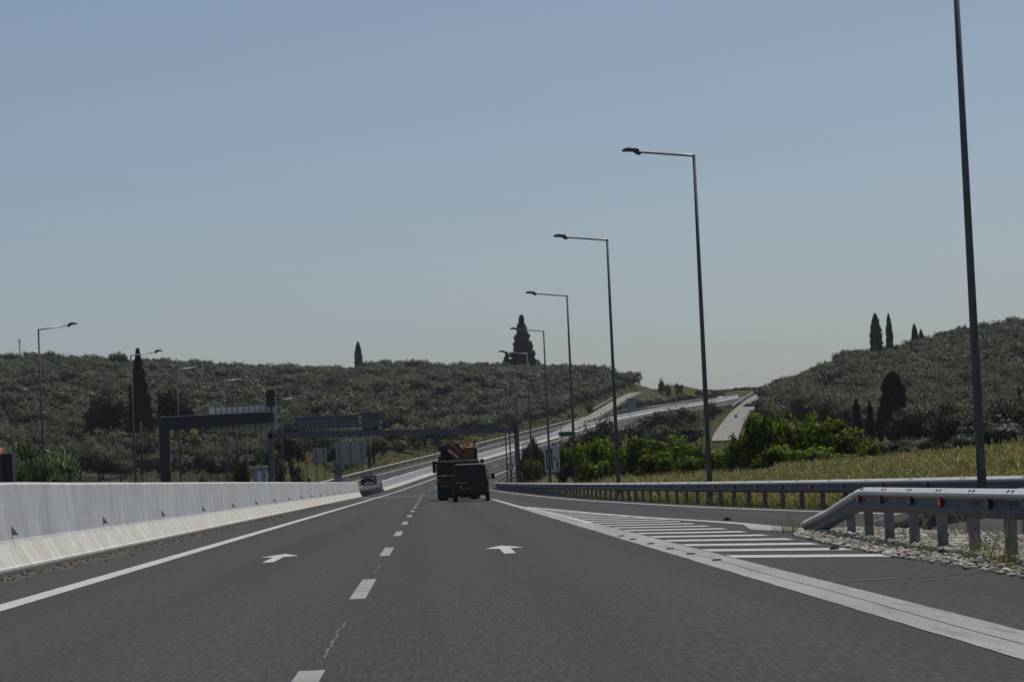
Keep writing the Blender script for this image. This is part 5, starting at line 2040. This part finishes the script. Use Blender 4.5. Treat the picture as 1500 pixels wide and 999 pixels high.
def stem_mesh():
    mb = MB()
    for k in range(5):
        a = k * 1.26 + random.uniform(-.3, .3)
        mb.tube([(0.04 * math.cos(a), .04 * math.sin(a), -.2), (.2 * math.cos(a), .2 * math.sin(a), .5), (.5 * math.cos(a), .5 * math.sin(a), 1.2)], [.045, .032, .015], 6)
    me = bpy.data.meshes.new('stem')
    me.from_pydata(mb.v, [], mb.f)
    me.materials.append(M['bark'])
    return me


STM = stem_mesh()


def bush(px, pytop, Y, wpx, me, label, group=None, gadd=0.0, deep=1.0, cat='bush', name='bush', pybot=None):
    b = at(px, Y, 1)
    g = gz(b.x, Y) + gadd
    if pybot is not None:
        g = gz(b.x, Y)
    h = max(.5, zat(px, pytop, Y) - g)
    w = wpx * Y / F / 2.75
    r = empty(name, (b.x, Y, g), random.uniform(0, 6.28))
    r.scale = (w, w * deep, h / 1.98)
    tag(r, label, cat, group)
    link_mesh('stem', STM, r)
    link_mesh('foliage', me, r)
    return r


g_ = 'bright green bushes behind the right lamp posts'
BB = [(1118, 598, 150, 82, 'tallest bright green bush, its left part just below the service road bend'), (1162, 606, 152, 80, 'bright green bush with its top just right of the tallest one'), (1205, 607, 150, 84, 'bright green bush forming the right shoulder of the tall clump'),
      (1246, 628, 148, 78, 'bright green bush sloping down at the right end of the clump'), (1276, 648, 146, 48, 'low bright green bush at the far right end of the clump beside the golden grass'), (1090, 628, 158, 62, 'bright green bush at the left foot of the tall clump'),
      (1140, 652, 140, 74, 'low bright green bush in front of the tall clump, left one'), (1195, 655, 138, 80, 'low bright green bush in front of the tall clump, middle one'), (1238, 662, 138, 60, 'low bright green bush in front of the tall clump, right one'),
      (1058, 652, 166, 62, 'low bright green bush just right of the second lamp post'), (1022, 646, 172, 62, 'bright green bush just left of the second lamp post'), (985, 637, 178, 72, 'bright green bush between the second and third lamp posts, right one'),
      (945, 634, 182, 72, 'bright green bush between the second and third lamp posts, left one'), (912, 646, 186, 58, 'bright green bush behind the third lamp post'), (880, 642, 192, 62, 'bright green bush just left of the third lamp post'),
      (853, 650, 200, 52, 'bright green bush right of the fourth lamp post'), (828, 648, 226, 50, 'bright green bush right behind the lane arrow sign'), (780, 668, 262, 34, 'bright green bush between the gantry leg and the lane arrow sign'),
      (965, 662, 164, 60, 'low bright green bush in front of the others between second and third lamp posts'), (1010, 668, 158, 56, 'low bright green bush close left of the second lamp post'), (870, 672, 178, 50, 'low bright green bush between third and fourth lamp posts')]
for i, (px, top, Y, w, lb) in enumerate(BB):
    bush(px, top, Y, w * 1.12, BR[i % 4], lb, g_, deep=.9)
bush(790, 640, 285, 44, SH[0], 'dark green bush behind the lane arrow sign close to the gantry leg')
bush(772, 652, 292, 30, SH[1], 'small dark green bush right at the gantry leg')
bush(815, 642, 300, 40, SH[2], 'dark green bush below the green direction sign')
bush(826, 676, 200, 22, SH[0], 'small weedy bush at the foot of the lane arrow sign')
for i, (px, top, Y, w, lb) in enumerate(((870, 622, 400, 34, 'dark shrub on the road embankment, leftmost'), (893, 616, 415, 40, 'dark shrub on the road embankment, second from left'), (850, 634, 370, 34, 'low dark shrub on the road embankment above the fourth lamp base'),
                                          (960, 606, 520, 44, 'dark shrub on the embankment just left of the second lamp post, lower one'), (985, 603, 540, 44, 'dark shrub on the embankment left of the second lamp post, middle one'), (1010, 597, 560, 40, 'dark shrub on the embankment touching the second lamp post'),
                                          (935, 622, 480, 40, 'dark shrub on the embankment below the hill road'), (1048, 592, 600, 20, 'small round dark shrub between the hill road and the service road'), (1000, 622, 470, 50, 'wide dark shrub above the bright bushes left of the second lamp post'),
                                          (968, 625, 460, 40, 'dark shrub behind the bright bushes'))):
    bush(px, top - 4, Y, w * 1.5, (SH[i % 3] if i % 2 else DK[i % 2]), lb, 'dark shrubs on the road embankment')
# shrubs on the dry knoll beyond the road
KN = [(900, 594, 760, 18), (885, 604, 740, 16), (912, 603, 755, 20), (935, 600, 780, 22), (955, 585, 830, 20), (975, 582, 850, 22), (1060, 571, 960, 16), (985, 560, 1000, 14), (975, 553, 1000, 12), (1000, 561, 1040, 14), (1030, 570, 1050, 16), (1000, 576, 870, 22), (1020, 577, 900, 22), (1045, 575, 930, 20), (925, 590, 800, 20), (945, 594, 800, 22), (990, 588, 850, 20), (1030, 580, 900, 20), (940, 584, 830, 18), (1010, 590, 840, 16), (965, 595, 800, 18), (1076, 572, 1020, 22), (1095, 569, 1030, 22), (1112, 567, 1040, 18), (1130, 563, 1040, 24), (868, 588, 800, 16), (842, 610, 700, 16), (1052, 569, 1050, 10), (1066, 568, 1055, 8)]
for i, (px, top, Y, w) in enumerate(KN):
    # step back from the viewer until the spot is clear of the carriageway
    while Y < 1070:
        q_ = at(px, Y, 20)
        o_ = float(road_off(np.array([q_.x]), np.array([float(Y)]))[0])
        if o_ < -14.5 and clear_of_roads(np.array([q_.x]), np.array([float(Y)]), 2.0, 1.5)[0]: break
        Y += 8
    else:
        continue
    q_ = at(px, Y, 22)
    if zat(px, top, Y) - gz(q_.x, Y) < 1.3:      # top given too low for the ground there: keep a small bush
        top = proj((q_.x, Y, gz(q_.x, Y) + random.uniform(1.3, 2.4)))[1]
    bush(px, top, Y, w * 1.1, (SH + DK)[i % 5], 'dark scrub bush on the dry knoll beyond the hill road', 'scrub bushes on the dry knoll')
for i, (px, top, w) in enumerate(((1062, 573, 24), (1076, 572, 22), (1090, 571, 26), (1104, 569, 24), (1118, 567, 26), (1132, 563, 30), (1050, 571, 18), (1038, 570, 20))):
    q_ = at(px, 1086, 24)
    t_ = min(top, proj((q_.x, 1086, gz(q_.x, 1086) + 1.6))[1])
    bush(px, t_, 1086, w * 1.2, (SH + DK)[(i * 2) % 5], 'dark scrub bush on the far skyline saddle between the two hills', 'scrub bushes on the skyline saddle')
# dark olives at the foot of the right hill next to the service road
for i, (px, top, Y, w) in enumerate(((1102, 589, 640, 26), (1118, 584, 660, 30), (1136, 580, 640, 34), (1112, 600, 600, 24), (1150, 590, 560, 40))):
    bush(px, top, Y, w, DK[i % 2], 'dark shrub at the edge of the right service road', 'dark shrubs beside the service road')
for i, (px, top, Y, w, lb) in enumerate(((1420, 634, 150, 62, 'silvery bush left of the nearest lamp post, lower one'), (1472, 604, 150, 96, 'tall silvery bush right of the nearest lamp post'), (1400, 646, 155, 40, 'small silvery bush left of the nearest lamp post'), (1515, 620, 148, 70, 'silvery bush cut by the right edge of the photo'), (1345, 640, 230, 60, 'dark silvery bush at the foot of the right hill'))):
    bush(px, top, Y, w * 1.1, SO[i % 2], lb, 'silvery bushes near the right edge')
for i, (px, top, Y, w) in enumerate(((1268, 640, 225, 44), (1302, 648, 228, 46), (1338, 652, 215, 46), (1376, 650, 212, 46), (1240, 632, 240, 40), (1322, 662, 190, 40), (1362, 664, 185, 44))):
    bush(px, top, Y, w * 1.1, (DK + SH)[i % 5], 'dark scrub bush at the foot of the right hill behind the golden grass', 'scrub bushes at the foot of the right hill')
# left side
for i, (px, top, Y, w, lb) in enumerate(((45, 648, 155, 62, 'light green oleander bush just left of the leftmost lamp post'), (88, 664, 158, 64, 'light green oleander bush just right of the leftmost lamp post'), (64, 672, 150, 60, 'low light green bush in front of the leftmost lamp post'), (28, 676, 152, 40, 'low light green bush beside the dark hut'))):
    bush(px, top - 5, Y, w * 1.3, OD[i % 2], lb, 'light green bushes by the leftmost lamp')
bush(354, 670, 255, 34, DK[0], 'dark leafy bush left of the white hut behind the barrier')
bush(336, 692, 250, 20, OD[1], 'small pale bush at the left of the dark leafy bush')
bush(404, 650, 330, 40, SH[0], 'green bush left under the portal gantry beam behind its leg')
bush(433, 676, 320, 20, DK[1], 'upright dark bush right of the portal gantry leg')
bush(445, 690, 300, 24, SH[1], 'small green bush below the orange sign')
bush(520, 684, 430, 24, SH[2], 'small green bush at the foot of the large sign board')
bush(556, 681, 450, 22, DK[0], 'dark bush by the leaning pole')
bush(584, 678, 480, 26, SH[0], 'scrub bush just above the oncoming guardrail, left one')
bush(612, 670, 500, 26, SH[1], 'scrub bush just above the oncoming guardrail, middle one')
bush(640, 660, 520, 26, SH[2], 'scrub bush just above the oncoming guardrail, right one')
bush(300, 696, 240, 22, SH[1], 'small green bush among the fence posts')

# small white wall on the knoll
a, b = unproj(916, 597, 748), unproj(929, 584.5, 748)
mb = MB().box(((a.x + b.x) / 2, 742, (a.z + b.z) / 2 - .6), (b.x - a.x, .5, b.z - a.z + 1.2), bev=.05)
mb.box(((a.x + b.x) / 2, 742, b.z + .05), (b.x - a.x + .2, .7, .14), bev=.03)
o = mb.build('retaining_wall', M['concrete'], loc=((a.x + b.x) / 2, 742, gz((a.x + b.x) / 2, 742)), world=True)
tag(o, 'small pale concrete wall end beside the left service road on the dry knoll', 'wall')


# ---- grass
def blades(PB, h, w, lean=.35, bend=.02):
    n = len(PB)
    a = rng.uniform(0, 6.283, n)
    side = np.stack([np.cos(a), np.sin(a), np.zeros(n)], 1) * (w * rng.uniform(.6, 1.4, n))[:, None]
    H = h * rng.uniform(.45, 1.15, n)
    tip = np.stack([rng.normal(0, lean, n) * H, rng.normal(0, lean, n) * H, H], 1)
    mid = tip * .52 + np.stack([np.zeros(n), np.zeros(n), bend * H], 1)
    return np.stack([PB - side, PB + side, PB + mid + side * .8, PB + tip], 1)


def scatter(n, fx0, fx1, y0, y1, power=1.0):
    Y = y0 + (y1 - y0) * rng.random(n) ** power
    u = rng.random(n)
    Xa = np.array([fx0(y) for y in Y]); Xb = np.array([fx1(y) for y in Y])
    return Xa + (Xb - Xa) * u, Y


TIPB = np.array([0.0, 0.0, .30, .80])
out, tips = [], []
def fa(y): return RX(min(y, 1000)) + 1.15
gxn, gyn = scatter(90000, fa, lambda y: fa(y) + 9 + y * .07, 40, 130, 1.0)
gh = .40 + .18 * np.sin(gxn * .7 + gyn * .31) * np.sin(gyn * .17) + np.clip((gxn / gyn * F + VPX - 1200) / 300, 0, 1) * .36
out.append(blades(np.stack([gxn, gyn, ground_z(gxn, gyn) - .02], 1), gh, .016, .42, .05)); tips.append(np.tile(TIPB, len(gxn)))
# feathery heads of the tall grass
s = np.repeat(rng.random(len(gxn)) < .95, 1)
s = np.concatenate([np.nonzero(s)[0], np.nonzero(rng.random(len(gxn)) < .5)[0]])
PB = np.stack([gxn[s], gyn[s], ground_z(gxn[s], gyn[s]) + gh[s] * rng.uniform(.30, 1.08, len(s))], 1)
out.append(quads(PB + rv(len(PB)) * .07, rv(len(PB)) * .4 + np.array([0, 0, 1.0]), rv(len(PB)), rng.uniform(.07, .20, len(PB)), rng.uniform(.02, .05, len(PB)))); tips.append(np.repeat(rng.uniform(.25, 1.0, len(PB)), 4))
gxn, gyn = scatter(42000, fa, lambda y: fa(y) + 12, 130, 330, 1.2)
out.append(blades(np.stack([gxn, gyn, ground_z(gxn, gyn) - .02], 1), .55 + .2 * np.sin(gyn * .2 + gxn), .028)); tips.append(np.tile(np.array([.3, .3, .7, 1.0]), len(gxn)))
o = link_mesh('grass', npmesh('grass', np.concatenate(out), 4, M['drygrass'], tip=np.concatenate(tips)))
tag(o, 'golden dry grass along the verge behind the right guardrail', 'grass', kind='stuff')
# grass strip along the left, behind the barrier
X_, Y_ = scatter(36000, lambda y: XM(y) - 34, lambda y: XM(y) - 11.9, 150, 460)
o = link_mesh('grass', npmesh('grass', blades(np.stack([X_, Y_, ground_z(X_, Y_) - .02], 1), .75 + .2 * np.sin(X_ + Y_ * .3), .03), 4, M['drygrass'], tip=np.tile(np.array([.2, .2, .6, .9]), len(X_))))
tag(o, 'dry grass around the fence and signs behind the left barrier', 'grass', kind='stuff')
# tufts on the dry knoll and cut slopes (they roughen the far ground)
X1, Y1_ = scatter(60000, lambda y: XM(y) - 80, lambda y: XM(y) + 110, 380, 1080)
ok = clear_of_roads(X1, Y1_, 1.0, .6)
pxk = VPX + X1 / Y1_ * F
ok &= (pxk > 560) & (pxk < 1160)
X1, Y1_ = X1[ok], Y1_[ok]
o = link_mesh('grass', npmesh('grass', blades(np.stack([X1, Y1_, ground_z(X1, Y1_) - .05], 1), .7, .10), 4, M['slopegrass'], tip=np.tile(np.array([.1, .1, .35, .6]), len(X1))))
tag(o, 'dry grass on the cut slopes and knoll beside the climbing road', 'grass', kind='stuff')
# weeds along the near island and between its posts
out, tips = [], []
def tuft(x, y, n, h, r, w=.0035, gold=.4):
    PB = np.stack([x + rng.normal(0, r, n), y + rng.normal(0, r, n), np.full(n, .02)], 1)
    out.append(blades(PB, np.full(n, h), w, .38, 0.0)); tips.append(np.tile(np.clip(TIPB * 1.2 + gold - .4, 0, 1), n))
    m = n
    PB2 = np.stack([x + rng.normal(0, r * 1.3, m), y + rng.normal(0, r * 1.3, m), rng.uniform(.2, 1.0, m) * h], 1)
    out.append(quads(PB2, rv(m) + np.array([0, 0, .4]), rv(m), rng.uniform(.012, .04, m), rng.uniform(.006, .016, m))); tips.append(np.full(m * 4, gold))
for k in range(85):
    y = 46.5 - 22 * random.random() ** .8
    xa = float(np.interp(y, [20, 26, 32, 38, 44, 46.5], [5.5, 5.42, 5.36, 5.42, 5.6, 5.85]))
    x = xa + (.02 + .4 * random.random() if random.random() < .6 else random.uniform(.3, 1.5))
    tuft(x, y, random.randint(8, 26), random.uniform(.05, .17), random.uniform(.03, .09), gold=random.uniform(.1, .7))
for (x, y, h, n) in ((5.62, 46.4, .38, 22), (5.9, 46.8, .5, 18), (5.7, 45.4, .3, 24), (6.15, 46.6, .42, 16), (5.55, 44.8, .22, 20), (6.0, 44.2, .45, 14), (6.2, 43.2, .42, 14), (5.58, 28.6, .55, 36), (5.66, 26.6, .42, 40), (5.85, 27.2, .4, 36), (6.05, 30.9, .42, 16), (5.55, 36.2, .22, 26), (5.6, 34.2, .24, 26), (5.52, 31.8, .22, 30), (5.75, 24.6, .42, 40), (5.6, 25.4, .32, 50), (5.55, 27.8, .26, 44), (5.6, 29.6, .24, 36)):
    tuft(x, y, n, h, .08, gold=.35)
for (x, y, h) in ((6.42, 38.6, .55), (6.5, 35.5, .5), (6.6, 32.4, .5)):
    tuft(x, y, 26, h, .2, gold=.8)
for k in range(80):
    y = random.uniform(40, 150)
    tuft(RX(y) + random.uniform(.75, 1.3), y, 22, random.uniform(.12, .3), .16, .010)
o = link_mesh('weeds', npmesh('weeds', np.concatenate(out), 4, M['weed'], tip=np.concatenate(tips)))
tag(o, 'sparse weeds growing in the gravel around the near guardrail posts', 'weeds', kind='stuff')
# crumbs of dirt along the foot of the barrier
mb = MB()
for _ in range(1500):
    y = 14 + 160 * random.random() ** 1.6
    x = -6.16 + abs(random.gauss(0, .28))
    s = random.uniform(.006, .022)
    R = Matrix.Rotation(random.uniform(0, 6.3), 3, 'Z')
    mb.add([R @ Vector((q.x * s * 1.3, q.y * s, q.z * s * .7)) + Vector((x, y, s * .5 + .008)) for q in ico], icf)
tag(mb.build('grit', M['dirt']), 'dark grit and crumbs lying along the foot of the left barrier', 'grit', kind='stuff')

# ------------------------------------------------------------------ air
mb = MB().box((0, 2450, 40), (5600, 5300, 130))
hz_ = mb.build('haze', [])
hm = bpy.data.materials.new('haze_air')
hm.use_nodes = True
ht = hm.node_tree
ht.nodes.clear()
ho = ht.nodes.new('ShaderNodeOutputMaterial')
hv_ = ht.nodes.new('ShaderNodeVolumePrincipled')
hv_.inputs['Color'].default_value = (.86, .91, 1.0, 1)
hv_.inputs['Density'].default_value = HAZE
hv_.inputs['Anisotropy'].default_value = .2
ht.links.new(hv_.outputs[0], ho.inputs['Volume'])
hz_.data.materials.clear()
hz_.data.materials.append(hm)
tag(hz_, kind='stuff')
hz_['label'] = 'thin pale summer haze lying over the motorway and the hills'
hz_['category'] = 'haze'

# ------------------------------------------------------------------ light
EL, AZ = math.radians(64), math.radians(32)
sd = Vector((math.sin(AZ) * math.cos(EL), math.cos(AZ) * math.cos(EL), math.sin(EL)))
sun = bpy.data.lights.new('sun', 'SUN')
sun.energy = 3.0
sun.angle = math.radians(.53)
sun.color = (1.0, .95, .87)
so = bpy.data.objects.new('sun', sun)
so.rotation_euler = (-sd).to_track_quat('-Z', 'Y').to_euler()
so.location = (0, 0, 60)
COL.objects.link(so)
w = bpy.data.worlds.new('World')
scene.world = w
w.use_nodes = True
t = w.node_tree
bg = t.nodes['Background']
sky = t.nodes.new('ShaderNodeTexSky')
sky.sky_type = 'NISHITA'
sky.sun_disc = False
sky.sun_elevation = EL
sky.sun_rotation = AZ
sky.altitude = 50
sky.air_density = 0.66
sky.dust_density = 1.75
sky.ozone_density = 1.1
t.links.new(mixc(t, 1.0, sky.outputs[0], (.995, 1.018, .978), 'MULTIPLY'), bg.inputs[0])
bg.inputs[1].default_value = .080
vs_ = scene.view_settings
vs_.view_transform = 'Standard'
vs_.look = 'None'
vs_.exposure = 0.0
vs_.gamma = 1.0
vs_.use_curve_mapping = False
scene.cycles.max_bounces = 6
scene.cycles.diffuse_bounces = 3
scene.cycles.transmission_bounces = 4
scene.cycles.filter_width = 1.5
scene.cycles.use_denoising = True
